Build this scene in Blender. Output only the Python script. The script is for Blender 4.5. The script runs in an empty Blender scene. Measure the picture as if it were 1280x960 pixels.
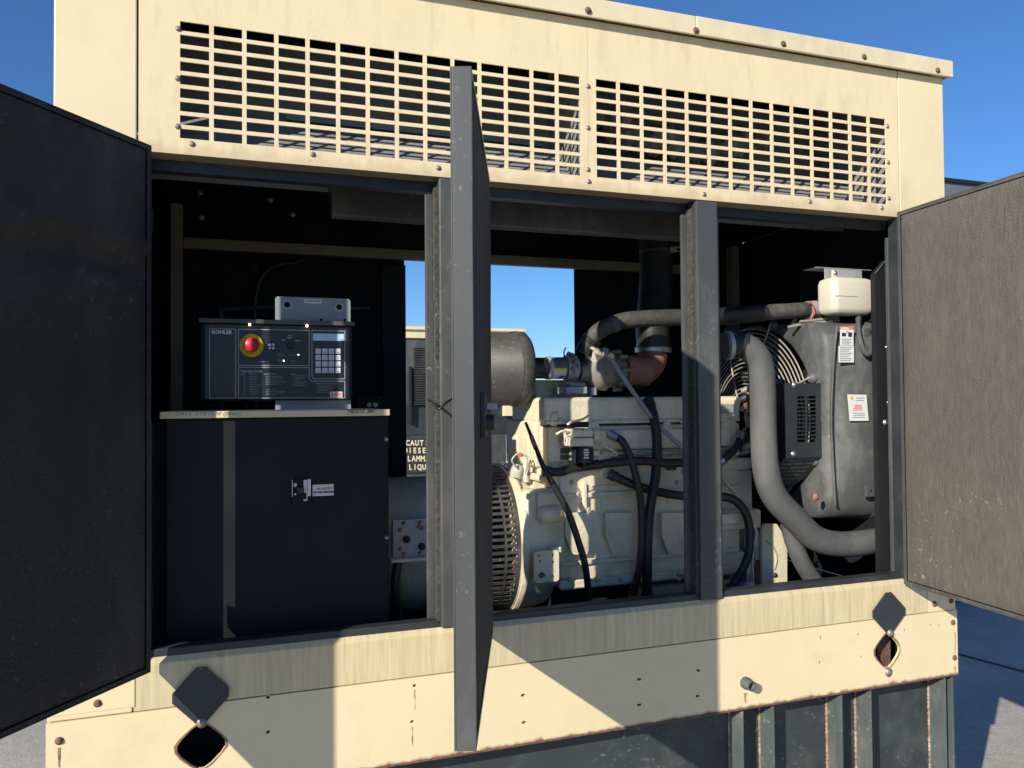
import bpy, math, random
from mathutils import Vector, Matrix
from mathutils.geometry import tessellate_polygon
random.seed(7)
S = bpy.context.scene
COL = S.collection

# ------------------------------------------------------------------ camera, sky, sun, exposure
CF, CX, CY = 961.0, 640.0, 480.0
YAW, PITCH, ROLL = math.radians(18.8), math.radians(1.2), math.radians(-0.47)
CAM = Vector((0, -2, 1.65))
_f0 = Vector((math.sin(YAW), math.cos(YAW), 0)); _r0 = Vector((math.cos(YAW), -math.sin(YAW), 0)); _u0 = Vector((0, 0, 1))
FWD = _f0*math.cos(PITCH) + _u0*math.sin(PITCH)
_u1 = -_f0*math.sin(PITCH) + _u0*math.cos(PITCH)
RGT = _r0*math.cos(ROLL) + _u1*math.sin(ROLL)
UPV = -_r0*math.sin(ROLL) + _u1*math.cos(ROLL)
def at(px, py, y=0.0):
    """point of the place on the plane at depth y that a photo pixel measures"""
    d = FWD*CF + RGT*(px-CX) + UPV*(CY-py)
    t = (y-CAM.y)/d.y
    return CAM + d*t
cam = bpy.data.cameras.new('camera'); co = bpy.data.objects.new('camera', cam); COL.objects.link(co)
m3 = Matrix((RGT, UPV, -FWD)).transposed()
co.matrix_world = Matrix.Translation(CAM) @ m3.to_4x4()
cam.sensor_width = 36; cam.lens = CF/1280*36; cam.clip_start = .05; cam.clip_end = 3000
S.camera = co
SUNV = Vector((1.39, 1.0, -.77)).normalized()          # way the light travels
EL = math.asin(-SUNV.z)
w = bpy.data.worlds.new('World'); S.world = w; w.use_nodes = True
nt = w.node_tree; bg = nt.nodes['Background']
sky = nt.nodes.new('ShaderNodeTexSky'); sky.sky_type = 'NISHITA'; sky.sun_disc = False
sky.sun_elevation = EL; sky.sun_rotation = math.atan2(-SUNV.x, -SUNV.y)
sky.altitude = 3000; sky.air_density = 1.5; sky.dust_density = 0.0; sky.ozone_density = 10.0
nt.links.new(sky.outputs[0], bg.inputs[0]); bg.inputs[1].default_value = 0.10
sl = bpy.data.lights.new('sun', 'SUN'); sl.energy = 4.6; sl.angle = math.radians(.53); sl.color = (1, .93, .80)
so = bpy.data.objects.new('sun', sl); COL.objects.link(so)
so.rotation_euler = SUNV.to_track_quat('-Z', 'Y').to_euler(); so.location = (-8, -6, 8)
S.view_settings.view_transform = 'Standard'; S.view_settings.look = 'None'
S.view_settings.gamma = 1; S.view_settings.exposure = 0.40
S.render.engine = 'CYCLES'

# ------------------------------------------------------------------ materials
def mat(name, col, rough=.5, metal=0, var=.12, scale=8, bump=.0, bscale=60, stretch=(1,1,1), dirt=None, dirt_amt=.0, dirt_scale=3, spec=.5, emit=None, trans=0, sss=0, zrust=None, fine=0):
    m = bpy.data.materials.new(name); m.use_nodes = True
    n = m.node_tree.nodes; L = m.node_tree.links; b = n['Principled BSDF']
    b.inputs['Roughness'].default_value = rough; b.inputs['Metallic'].default_value = metal
    b.inputs['Specular IOR Level'].default_value = spec
    tc = n.new('ShaderNodeTexCoord'); mp = n.new('ShaderNodeMapping'); mp.inputs['Scale'].default_value = stretch
    L.new(tc.outputs['Object'], mp.inputs[0])
    nz = n.new('ShaderNodeTexNoise'); nz.inputs['Scale'].default_value = scale; nz.inputs['Detail'].default_value = 6
    nz.inputs['Roughness'].default_value = .65
    L.new(mp.outputs[0], nz.inputs[0])
    r = n.new('ShaderNodeMapRange'); r.inputs[1].default_value = .3; r.inputs[2].default_value = .7
    r.inputs[3].default_value = 1-var; r.inputs[4].default_value = 1+var
    L.new(nz.outputs[0], r.inputs[0])
    hs = n.new('ShaderNodeHueSaturation'); hs.inputs['Color'].default_value = (*col, 1)
    L.new(r.outputs[0], hs.inputs['Value']); out = hs.outputs[0]
    if dirt is not None:
        n2 = n.new('ShaderNodeTexNoise'); n2.inputs['Scale'].default_value = dirt_scale; n2.inputs['Detail'].default_value = 9; n2.inputs['Roughness'].default_value = .7
        L.new(mp.outputs[0], n2.inputs[0])
        r2 = n.new('ShaderNodeMapRange'); r2.inputs[1].default_value = .5; r2.inputs[2].default_value = .75; r2.inputs[4].default_value = dirt_amt
        L.new(n2.outputs[0], r2.inputs[0])
        mx = n.new('ShaderNodeMix'); mx.data_type = 'RGBA'; L.new(r2.outputs[0], mx.inputs[0]); L.new(out, mx.inputs[6]); mx.inputs[7].default_value = (*dirt, 1)
        out = mx.outputs[2]
    if fine:   # sparse bright specks (dust, scratches)
        v = n.new('ShaderNodeTexNoise'); v.inputs['Scale'].default_value = 55; v.inputs['Detail'].default_value = 3; v.inputs['Roughness'].default_value = .6; v.inputs['Distortion'].default_value = .8
        L.new(tc.outputs['Object'], v.inputs[0])
        rv = n.new('ShaderNodeMapRange'); rv.inputs[1].default_value = .62; rv.inputs[2].default_value = .70; rv.inputs[4].default_value = min(1, fine*1.6)
        L.new(v.outputs[0], rv.inputs[0])
        vm = n.new('ShaderNodeTexNoise'); vm.inputs['Scale'].default_value = 3.1; vm.inputs['Detail'].default_value = 5; L.new(tc.outputs['Object'], vm.inputs[0])
        rm = n.new('ShaderNodeMapRange'); rm.inputs[1].default_value = .46; rm.inputs[2].default_value = .62; L.new(vm.outputs[0], rm.inputs[0])
        mm_ = n.new('ShaderNodeMath'); mm_.operation = 'MULTIPLY'; L.new(rv.outputs[0], mm_.inputs[0]); L.new(rm.outputs[0], mm_.inputs[1]); rv = mm_
        mx = n.new('ShaderNodeMix'); mx.data_type = 'RGBA'; L.new(rv.outputs[0], mx.inputs[0]); L.new(out, mx.inputs[6])
        mx.inputs[7].default_value = (min(1, col[0]*3+.1), min(1, col[1]*3+.1), min(1, col[2]*3+.09), 1); out = mx.outputs[2]
    if zrust:  # (z0, z1, amount): rust creeping from a height z0 to z1
        sp = n.new('ShaderNodeSeparateXYZ'); L.new(tc.outputs['Object'], sp.inputs[0])
        n3 = n.new('ShaderNodeTexNoise'); n3.inputs['Scale'].default_value = 22; n3.inputs['Detail'].default_value = 8
        mp3 = n.new('ShaderNodeMapping'); mp3.inputs['Scale'].default_value = (1, 1, .45); L.new(tc.outputs['Object'], mp3.inputs[0]); L.new(mp3.outputs[0], n3.inputs[0])
        rz = n.new('ShaderNodeMapRange'); rz.inputs[1].default_value = zrust[0]; rz.inputs[2].default_value = zrust[1]; rz.inputs[3].default_value = .62; rz.inputs[4].default_value = 0
        L.new(sp.outputs[2], rz.inputs[0])
        ad = n.new('ShaderNodeMath'); ad.operation = 'MULTIPLY_ADD'; L.new(n3.outputs[0], ad.inputs[0]); ad.inputs[1].default_value = .9; L.new(rz.outputs[0], ad.inputs[2])
        rr = n.new('ShaderNodeMapRange'); rr.inputs[1].default_value = .66; rr.inputs[2].default_value = .92; rr.inputs[4].default_value = zrust[2]
        L.new(ad.outputs[0], rr.inputs[0])
        mx = n.new('ShaderNodeMix'); mx.data_type = 'RGBA'; L.new(rr.outputs[0], mx.inputs[0]); L.new(out, mx.inputs[6]); mx.inputs[7].default_value = (.23, .085, .035, 1)
        out = mx.outputs[2]
    L.new(out, b.inputs['Base Color'])
    rg = n.new('ShaderNodeMapRange'); rg.inputs[3].default_value = max(.03, rough-.1); rg.inputs[4].default_value = min(1, rough+.12)
    L.new(nz.outputs[0], rg.inputs[0]); L.new(rg.outputs[0], b.inputs['Roughness'])
    if bump:
        nb = n.new('ShaderNodeTexNoise'); nb.inputs['Scale'].default_value = bscale; nb.inputs['Detail'].default_value = 5
        L.new(tc.outputs['Object'], nb.inputs[0])
        bp = n.new('ShaderNodeBump'); bp.inputs['Strength'].default_value = bump; bp.inputs['Distance'].default_value = .01
        L.new(nb.outputs[0], bp.inputs['Height']); L.new(bp.outputs[0], b.inputs['Normal'])
    if emit:
        b.inputs['Emission Color'].default_value = (*emit[0], 1); b.inputs['Emission Strength'].default_value = emit[1]
    if sss: b.inputs['Subsurface Weight'].default_value = sss; b.inputs['Subsurface Radius'].default_value = (.03, .025, .02)
    if trans: b.inputs['Transmission Weight'].default_value = trans
    return m
CREAM = (.765, .638, .40)
M = dict(
 cream=mat('cream_paint', CREAM, .42, var=.045, scale=2.2, bump=.16, bscale=3.2, dirt=(.45,.36,.22), dirt_amt=.32, dirt_scale=4, stretch=(1,1,.6)),
 creamlow=mat('cream_paint_rusting', CREAM, .42, var=.05, scale=2.5, bump=.14, bscale=4, dirt=(.42,.33,.2), dirt_amt=.34, dirt_scale=5, zrust=(.705,.728,.95)),
 creamdirty=mat('cream_paint_streaked', (.62,.52,.32), .5, var=.13, scale=9, stretch=(9,1,.5), bump=.02, dirt=(.27,.23,.17), dirt_amt=.55, dirt_scale=6),
 grille=mat('cream_grille_paint', CREAM, .45, var=.045, scale=2.2, bump=.10, bscale=4, dirt=(.36,.25,.13), dirt_amt=.34, dirt_scale=9, stretch=(2,1,.5), zrust=(2.245,2.30,.22)),
 cap=mat('roof_cap_paint', (.72,.62,.41), .5, var=.05, dirt=(.36,.33,.24), dirt_amt=.5, dirt_scale=7, stretch=(1,1,.5)),
 lip=mat('lip_shade_paint', (.30,.25,.17), .6, var=.15),  # cream lip underside, its shade put into the darker base colour
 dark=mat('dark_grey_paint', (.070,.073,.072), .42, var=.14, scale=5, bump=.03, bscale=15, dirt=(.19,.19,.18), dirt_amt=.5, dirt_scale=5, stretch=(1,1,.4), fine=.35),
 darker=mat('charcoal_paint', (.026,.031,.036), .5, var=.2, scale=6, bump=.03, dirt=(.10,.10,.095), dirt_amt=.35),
 black=mat('black_paint', (.019,.0205,.0225), .5, var=.2, scale=4, fine=.04, spec=.12),
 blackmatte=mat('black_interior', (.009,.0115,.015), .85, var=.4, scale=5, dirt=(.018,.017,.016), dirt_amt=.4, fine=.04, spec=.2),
 foammid=mat('worn_foam', (.055,.050,.046), .95, var=.3, scale=30, bump=.8, bscale=160, fine=.3),
 foamdk=mat('dark_foam', (.040,.038,.035), .9, var=.3, scale=3, bump=.8, bscale=180, dirt=(.085,.084,.078), dirt_amt=.8, dirt_scale=3.0, stretch=(1,1,.45), fine=.25),
 foambr=mat('brown_foam', (.122,.108,.092), .95, var=.22, scale=46, bump=.6, bscale=280, dirt=(.19,.172,.145), dirt_amt=.5, dirt_scale=7, stretch=(1,2.6,.5), fine=.5),
 gasket=mat('gasket_foam', (.065,.062,.055), .95, var=.5, scale=60, bump=.6, bscale=120, fine=.5),
 engine=mat('engine_cream_paint', (.75,.67,.485), .5, var=.07, scale=12, bump=.22, bscale=75, dirt=(.30,.25,.17), dirt_amt=.6, dirt_scale=8, stretch=(1,1,.7)),
 engine2=mat('engine_grime_paint', (.50,.44,.32), .55, var=.15, scale=12, bump=.1, bscale=50, dirt=(.2,.17,.11), dirt_amt=.6, dirt_scale=7),
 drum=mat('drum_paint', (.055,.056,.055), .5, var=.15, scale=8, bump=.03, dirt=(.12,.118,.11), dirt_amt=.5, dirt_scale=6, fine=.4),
 castiron=mat('cast_housing', (.21,.195,.165), .6, var=.2, scale=20, bump=.2, bscale=90, dirt=(.33,.29,.22), dirt_amt=.5),
 rubber=mat('black_rubber', (.019,.019,.019), .45, var=.25, scale=20, dirt=(.06,.055,.05), dirt_amt=.3),
 dusty=mat('dusty_rubber', (.088,.09,.09), .7, var=.18, scale=10, bump=.08, bscale=40, dirt=(.18,.177,.165), dirt_amt=.7, dirt_scale=6, stretch=(1,1,.5)),
 dusty2=mat('dusty_black_rubber', (.05,.048,.045), .7, var=.3, scale=18, bump=.25, bscale=70, dirt=(.17,.155,.13), dirt_amt=.9, dirt_scale=8, fine=.4),
 shroud=mat('shroud_plastic', (.072,.076,.076), .55, var=.18, scale=9, bump=.06, bscale=25, dirt=(.25,.25,.235), dirt_amt=.7, dirt_scale=5, stretch=(1,1,.6), fine=.3),
 steel=mat('zinc_steel', (.45,.45,.44), .38, metal=.9, var=.15, scale=20, dirt=(.3,.27,.22), dirt_amt=.4),
 alu=mat('dull_aluminium', (.42,.43,.44), .55, metal=.3, var=.1, scale=9, dirt=(.3,.27,.24), dirt_amt=.5, dirt_scale=15),
 grey=mat('grey_bracket_paint', (.27,.31,.35), .5, var=.08, scale=5),
 wire=mat('guard_wire', (.33,.30,.25), .55, metal=.2, var=.15),
 rust=mat('rusty_exhaust', (.27,.13,.085), .8, var=.3, scale=14, bump=.15, dirt=(.40,.22,.16), dirt_amt=.6),
 rustbolt=mat('rusty_bolt', (.16,.085,.06), .8, var=.4, scale=60, bump=.3),
 bolt=mat('dull_bolt', (.30,.27,.22), .5, metal=.5, var=.3, scale=50),
  clearplastic=mat('clear_plastic', (.50,.47,.40), .3, var=.2, scale=30),
 white=mat('label_white', (.72,.72,.70), .55, var=.05, scale=20, dirt=(.5,.45,.35), dirt_amt=.3),
 tank=mat('white_poly_tank', (.64,.60,.49), .35, var=.03, scale=5, sss=.25, dirt=(.6,.5,.32), dirt_amt=.3, dirt_scale=5),
 red=mat('red_plastic', (.62,.02,.05), .35, var=.05), yellow=mat('yellow_plastic', (.72,.55,.02), .4, var=.08, scale=20),
 orange=mat('orange_print', (.80,.16,.03), .5, var=.05), pink=mat('pink_print', (.75,.22,.28), .5, var=.05),
 amber=mat('amber_plastic', (.72,.38,.03), .4, var=.1),
 ink=mat('black_ink', (.02,.02,.03), .6, var=.1), greyink=mat('grey_ink', (.28,.28,.30), .6, var=.1),
 panelface=mat('panel_face', (.014,.020,.030), .35, var=.1, scale=10),
 silk=mat('silkscreen_white', (.75,.78,.80), .5, var=.05), silkdim=mat('silkscreen_grey', (.30,.33,.36), .5, var=.15, scale=200),
 lcd=mat('lcd_glass', (.55,.74,.88), .25, var=.06, scale=60), key=mat('keypad_key', (.78,.80,.82), .5, var=.06),
 lamp=mat('lamp_lens', (.9,.6,.4), .3, emit=((1,.55,.32), 6)), led=mat('led_white', (.9,.9,.8), .3, emit=((1,.9,.75), 5)),
 ledamber=mat('led_amber', (.9,.6,.3), .3, emit=((1,.7,.35), 6)),
 tankpaint=mat('base_tank_paint', (.036,.044,.046), .5, var=.2, scale=5, bump=.06, bscale=20, dirt=(.12,.13,.125), dirt_amt=.5, dirt_scale=8, fine=.8),
 finpaint=mat('fin_paint', (.085,.105,.105), .55, var=.25, scale=7, bump=.12, bscale=35, dirt=(.24,.21,.17), dirt_amt=.65, dirt_scale=10, stretch=(1,1,.35), fine=.5),
 weld=mat('rusty_weld', (.30,.20,.14), .8, var=.6, scale=30, bump=.5, dirt=(.5,.48,.44), dirt_amt=.9, dirt_scale=18),
 duct=mat('duct_sheet', (.24,.23,.24), .7, var=.15, scale=9, bump=.3, bscale=50),
 crinkle=mat('crinkled_insulation', (.20,.18,.16), .7, var=.6, scale=16, bump=1, bscale=22),
 tan=mat('tan_frame', (.25,.22,.16), .7, var=.2),
 copper=mat('copper_lug', (.55,.25,.14), .5, metal=.4, var=.2),
 bldg=mat('far_grey_wall', (.115,.135,.165), .7, var=.1, scale=2, stretch=(6,1,.3)),
)
# concrete ground
g = bpy.data.materials.new('concrete'); g.use_nodes = True; n = g.node_tree.nodes; L = g.node_tree.links; b = n['Principled BSDF']
tc = n.new('ShaderNodeTexCoord')
def nz(sc, det=8):
    q = n.new('ShaderNodeTexNoise'); q.inputs['Scale'].default_value = sc; q.inputs['Detail'].default_value = det; q.inputs['Roughness'].default_value = .7; L.new(tc.outputs['Object'], q.inputs[0]); return q
a, c_, d_ = nz(.6), nz(14), nz(120, 3)
bigr = nz(2.2, 10)
mixv = n.new('ShaderNodeMath'); mixv.operation = 'MULTIPLY_ADD'; L.new(c_.outputs[0], mixv.inputs[0]); mixv.inputs[1].default_value = .45; mx9 = n.new('ShaderNodeMath'); mx9.operation = 'MULTIPLY_ADD'; L.new(bigr.outputs[0], mx9.inputs[0]); mx9.inputs[1].default_value = .5; L.new(a.outputs[0], mx9.inputs[2]); sb9 = n.new('ShaderNodeMath'); sb9.operation = 'SUBTRACT'; L.new(mx9.outputs[0], sb9.inputs[0]); sb9.inputs[1].default_value = .25; L.new(sb9.outputs[0], mixv.inputs[2])
rp = n.new('ShaderNodeValToRGB'); rp.color_ramp.elements[0].position = .45; rp.color_ramp.elements[0].color = (.33,.303,.255,1); rp.color_ramp.elements[1].position = .95; rp.color_ramp.elements[1].color = (.60,.555,.475,1)
L.new(mixv.outputs[0], rp.inputs[0]); sp_ = n.new('ShaderNodeMix'); sp_.data_type = 'RGBA'; sp_.blend_type = 'MULTIPLY'
rr_ = n.new('ShaderNodeMapRange'); rr_.inputs[1].default_value = .3; rr_.inputs[2].default_value = .6; rr_.inputs[3].default_value = .45; rr_.inputs[4].default_value = 1.1; L.new(d_.outputs[0], rr_.inputs[0])
sp_.inputs[0].default_value = .8; L.new(rp.outputs[0], sp_.inputs[6]); L.new(rr_.outputs[0], sp_.inputs[7]); L.new(sp_.outputs[2], b.inputs['Base Color'])
bp = n.new('ShaderNodeBump'); bp.inputs['Strength'].default_value = .5; bp.inputs['Distance'].default_value = .01; L.new(c_.outputs[0], bp.inputs['Height']); L.new(bp.outputs[0], b.inputs['Normal']); b.inputs['Roughness'].default_value = .9
M['concrete'] = g

# ------------------------------------------------------------------ mesh helpers
class MB:
    def __init__(s): s.v = []; s.f = []; s.sm = []
    def add(s, vs, fs, smooth=False):
        o = len(s.v); s.v += [tuple(v) for v in vs]; s.f += [tuple(i+o for i in f) for f in fs]; s.sm += [smooth]*len(fs); return s
    def box(s, x0, x1, y0, y1, z0, z1):
        x0, x1 = sorted((x0, x1)); y0, y1 = sorted((y0, y1)); z0, z1 = sorted((z0, z1))
        return s.add([(x0,y0,z0),(x1,y0,z0),(x1,y1,z0),(x0,y1,z0),(x0,y0,z1),(x1,y0,z1),(x1,y1,z1),(x0,y1,z1)],
            [(0,3,2,1),(4,5,6,7),(0,1,5,4),(1,2,6,5),(2,3,7,6),(3,0,4,7)])
    def obox(s, o, ax, ay, az):  # corner + three edge vectors
        o, ax, ay, az = map(Vector, (o, ax, ay, az))
        vs = [o, o+ax, o+ax+ay, o+ay, o+az, o+ax+az, o+ax+ay+az, o+ay+az]
        fs = [(0,3,2,1),(4,5,6,7),(0,1,5,4),(1,2,6,5),(2,3,7,6),(3,0,4,7)]
        if ax.cross(ay).dot(az) < 0: fs = [f[::-1] for f in fs]
        return s.add(vs, fs)
    def rings(s, rings, closed_ends=True, smooth=True):
        k = len(rings[0]); vs = [p for r in rings for p in r]; fs = []
        for i in range(len(rings)-1):
            for j in range(k):
                j2 = (j+1) % k; fs.append((i*k+j, i*k+j2, (i+1)*k+j2, (i+1)*k+j))
        s.add(vs, fs, smooth)
        if closed_ends:
            s.add(rings[0], [tuple(range(k))[::-1]]); s.add(rings[-1], [tuple(range(k))])
        return s
    def lathe(s, o, axis, prof, n=32):  # prof: (distance along axis, radius)
        o = Vector(o); a = Vector(axis).normalized(); u = a.orthogonal().normalized(); v = a.cross(u)
        return s.rings([[o+a*t+(u*math.cos(2*math.pi*i/n)+v*math.sin(2*math.pi*i/n))*max(r,1e-4) for i in range(n)] for t, r in prof], smooth=True)
    def cyl(s, p0, p1, r, n=20, r1=None):
        p0, p1 = Vector(p0), Vector(p1); return s.lathe(p0, p1-p0, [(0, r), ((p1-p0).length, r if r1 is None else r1)], n)
    def tube(s, pts, r, n=14, sub=7, rib=None):
        pts = [Vector(p) for p in pts]; P = []
        if len(pts) > 2:
            q = [pts[0]*2-pts[1]] + pts + [pts[-1]*2-pts[-2]]
            for i in range(1, len(q)-2):
                for k in range(sub):
                    t = k/sub; p0, p1, p2, p3 = q[i-1:i+3]
                    P.append(.5*((2*p1)+(p2-p0)*t+(2*p0-5*p1+4*p2-p3)*t*t+(3*p1-p0-3*p2+p3)*t**3))
            P.append(pts[-1])
        else: P = pts
        rr = []; T0 = (P[1]-P[0]).normalized(); u = T0.orthogonal().normalized()
        for i, p in enumerate(P):
            T = (P[min(i+1, len(P)-1)]-P[max(i-1, 0)]).normalized(); u = (u-T*u.dot(T)).normalized(); v = T.cross(u)
            ri = r if not callable(r) else r(i/(len(P)-1))
            rr.append([p+(u*math.cos(2*math.pi*k/n)+v*math.sin(2*math.pi*k/n))*ri for k in range(n)])
        return s.rings(rr)
    def prism(s, poly, vec, smooth=False):  # poly list of 3D points, extruded along vec
        poly = [Vector(p) for p in poly]; vec = Vector(vec); k = len(poly)
        N = Vector((0,0,0))
        for i in range(k): N += poly[i].cross(poly[(i+1) % k])
        if N.dot(vec) > 0: poly = poly[::-1]
        s.add(poly+[p+vec for p in poly], [tuple(range(k)), tuple(range(2*k-1, k-1, -1))])
        s.add(poly+[p+vec for p in poly], [(i, k+i, k+(i+1) % k, (i+1) % k) for i in range(k)], smooth)
        return s
    def plate(s, outer, holes, y0, y1):  # x-z outline with holes, thick from y0 (front) to y1
        loops = [[Vector((x, 0, z)) for x, z in l] for l in [outer]+holes]
        tri = tessellate_polygon([[Vector((p.x, p.z, 0)) for p in l] for l in loops]); P = [p for l in loops for p in l]
        fr = []
        for t in tri:
            a, b, c = (P[i] for i in t)
            ccw = (b.x-a.x)*(c.z-a.z)-(b.z-a.z)*(c.x-a.x) > 0
            fr.append(tuple(t) if ccw else tuple(t[::-1]))
        k = len(P)
        s.add([(p.x, y0, p.z) for p in P]+[(p.x, y1, p.z) for p in P], fr+[tuple(i+k for i in t[::-1]) for t in fr])
        o = 0
        for li, l in enumerate(loops):
            m_ = len(l); ar = sum(l[i].x*l[(i+1) % m_].z-l[(i+1) % m_].x*l[i].z for i in range(m_))
            fs = []
            for i in range(m_):
                j = (i+1) % m_; q = (i, i+m_, j+m_, j); fs.append(q if (ar > 0) == (li == 0) else q[::-1])
            s.add([(p.x, y0, p.z) for p in l]+[(p.x, y1, p.z) for p in l], fs)
        return s
def make(name, mb, m, parent=None, bevel=0, label=None, kind=None):
    me = bpy.data.meshes.new(name); me.from_pydata(mb.v, [], mb.f); me.update()
    me.polygons.foreach_set('use_smooth', mb.sm)
    me.materials.append(M[m] if isinstance(m, str) else m)
    o = bpy.data.objects.new(name, me); COL.objects.link(o)
    if parent is not None:
        o.parent = parent; o.matrix_parent_inverse = Matrix.Translation(-parent.location)   # meshes keep place coordinates
    if bevel:
        bm_ = o.modifiers.new('bevel', 'BEVEL'); bm_.width = bevel; bm_.segments = 2; bm_.limit_method = 'ANGLE'; bm_.angle_limit = math.radians(35)
    if label: o['label'] = label
    if kind: o['kind'] = kind
    return o
def thing(name, label, cat, loc, group=None):
    o = bpy.data.objects.new(name, None); COL.objects.link(o); o.location = loc; o.empty_display_size = .1
    o['label'] = label; o['category'] = cat
    if group: o['group'] = group
    return o
def solo(name, mb, m, label, cat, bevel=0, group=None):
    o = make(name, mb, m, None, bevel, label); o['category'] = cat
    if group: o['group'] = group
    return o
def bx(mb, p0, p1, q0, q1, y0, y1):
    """box whose front face at depth y0 spans photo columns p0..p1, rows q0..q1"""
    a = at(p0, (q0+q1)/2, y0); b_ = at(p1, (q0+q1)/2, y0); c = at((p0+p1)/2, q0, y0); d = at((p0+p1)/2, q1, y0)
    return mb.box(a.x, b_.x, y0, y1, d.z, c.z)
def text(s, size, loc, m, parent, name='lettering', rotz=0, depth=.0006, align='LEFT', sx=1.0, slant=0, spacing=1, bold=0):
    cu = bpy.data.curves.new('t', 'FONT'); cu.body = s; cu.size = size; cu.extrude = depth; cu.align_x = align; cu.shear = slant; cu.space_character = spacing; cu.offset = bold; cu.resolution_u = 3
    t = bpy.data.objects.new('t', cu); COL.objects.link(t)
    bpy.context.view_layer.update()
    me = bpy.data.meshes.new_from_object(t.evaluated_get(bpy.context.evaluated_depsgraph_get()))
    COL.objects.unlink(t); bpy.data.objects.remove(t)
    X = Matrix.Translation(loc) @ Matrix.Rotation(rotz, 4, 'Z') @ Matrix.Rotation(math.pi/2, 4, 'X') @ Matrix.Diagonal((sx, 1, 1, 1))
    mb = MB(); mb.add([X @ v.co for v in me.vertices], [tuple(p.vertices) for p in me.polygons])
    bpy.data.meshes.remove(me)
    return make(name, mb, m, parent)
def circle(cx, cz, r, n=14, rz=None):
    return [(cx+r*math.cos(2*math.pi*i/n), cz+(rz or r)*math.sin(2*math.pi*i/n)) for i in range(n)]
def bolt(parent, p, r=.008, d=(0,-1,0), m='bolt', h=.006, name='bolt', n=10):
    mb = MB().lathe(p, d, [(0, r*1.5), (h*.25, r*1.5), (h*.3, r), (h*.8, r), (h, r*.6)], n)
    return make(name, mb, m, parent)

# ------------------------------------------------------------------ ground
def sheet(name, x0, x1, y0, y1, z, m, kind='structure'):
    o = make(name, MB().add([(x0,y0,z),(x1,y0,z),(x1,y1,z),(x0,y1,z)], [(0,1,2,3)]), m); o['kind'] = kind; return o
sheet('ground', -900, 900, -900, 1500, 0, 'concrete')
jm = MB()
pts = [(3.3, 2.78), (3.9, 2.28), (4.28, 1.79), (4.37, 1.42), (4.7, .95), (5.6, .1)]
for i, (x, y) in enumerate(pts[:-1]):
    x2, y2 = pts[i+1]; jm.add([(x-.012,y-.012,.004),(x2-.012,y2-.012,.004),(x2+.014,y2+.014,.004),(x+.014,y+.014,.004)], [(0,1,2,3)])
o = make('ground_crack', jm, 'darker'); o['kind'] = 'structure'

# ------------------------------------------------------------------ the generator enclosure
X0, X1 = -.428, 2.262
enc = thing('generator_enclosure', 'large cream steel generator housing with open doors and a punched vent grille', 'generator housing', (.9, .55, .71))
GZ0, GZ1, YB = 2.25, 2.742, 1.10
# grille panel: punched sheet with real openings
def grille_sheet(x0, x1, gx0, gx1, ncol, yf=0.0, th=.004):
    mb = MB(); gz0, gz1, nrow = 2.289, 2.574, 9
    px = (gx1-gx0+.0105)/ncol; pz = (gz1-gz0+.0098)/nrow
    xs = [x0]; zs = [GZ0]
    for i in range(ncol): xs += [gx0+i*px, gx0+i*px+px-.0105]
    for j in range(nrow): zs += [gz0+j*pz, gz0+j*pz+pz-.0098]
    xs.append(x1); zs.append(GZ1)
    H = lambda i, j: 0 <= i < len(xs)-1 and 0 <= j < len(zs)-1 and i % 2 == 1 and j % 2 == 1
    for i in range(len(xs)-1):
        for j in range(len(zs)-1):
            a, b_, c, d = xs[i], xs[i+1], zs[j], zs[j+1]
            if H(i, j):
                q = yf+th
                mb.add([(a,yf,c),(a,q,c),(a,q,d),(a,yf,d)], [(0,1,2,3)]); mb.add([(b_,yf,c),(b_,q,c),(b_,q,d),(b_,yf,d)], [(3,2,1,0)])
                mb.add([(a,yf,c),(b_,yf,c),(b_,q,c),(a,q,c)], [(0,1,2,3)]); mb.add([(a,yf,d),(b_,yf,d),(b_,q,d),(a,q,d)], [(3,2,1,0)])
            else:
                mb.add([(a,yf,c),(b_,yf,c),(b_,yf,d),(a,yf,d)], [(0,1,2,3)]); mb.add([(a,yf+th,c),(b_,yf+th,c),(b_,yf+th,d),(a,yf+th,d)], [(3,2,1,0)])
    return mb
gm = grille_sheet(-.251, .918, -.160, .893, 14); make('grille_panel', gm, 'grille', enc)
gm = grille_sheet(.9185, 2.052, .944, 2.000, 14); make('grille_panel', gm, 'grille', enc)
make('grille_lip', MB().box(-.251, 2.052, .0045, .055, 2.2495, 2.2525), 'lip', enc)
make('end_panel', MB().box(X0, -.2545, -.002, .004, .94, GZ1), 'cream', enc, .004)
make('end_panel', MB().box(2.0555, X1-.012, -.002, .004, 1.05, GZ1), 'cream', enc, .0015)
make('door_jamb', MB().box(2.042, 2.054, -.001, .039, 1.05, 2.249), 'darker', enc)
make('side_panel', MB().box(X0, X0+.02, .031, YB, .94, GZ1), 'cream', enc)
make('side_panel', MB().box(X1-.032, X1-.012, .031, YB, .94, GZ1), 'cream', enc)
make('roof', MB().box(X0-.01, X1+.004, -.018, YB+.03, 2.752, 2.79), 'cap', enc, .004)
make('roof_cap', MB().box(X0-.014, 1.262, -.026, -.0185, 2.738, 2.794), 'cap', enc, .002)
make('roof_cap', MB().box(1.2635, X1+.008, -.028, -.0185, 2.738, 2.794), 'cap', enc, .002)
make('roof_cap', MB().box(X1+.0045, X1+.010, -.0184, YB+.03, 2.745, 2.794), 'cap', enc)
for px, py in ((735,13),(870,38),(979,55),(1080,71),(1172,88)):
    p = at(px, py, -.028); bolt(enc, (p.x, -.028, p.z), .0066, m='rustbolt')
for x in (-.3, .03, .42): bolt(enc, (x, -.026, 2.768), .0066, m='rustbolt')
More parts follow.
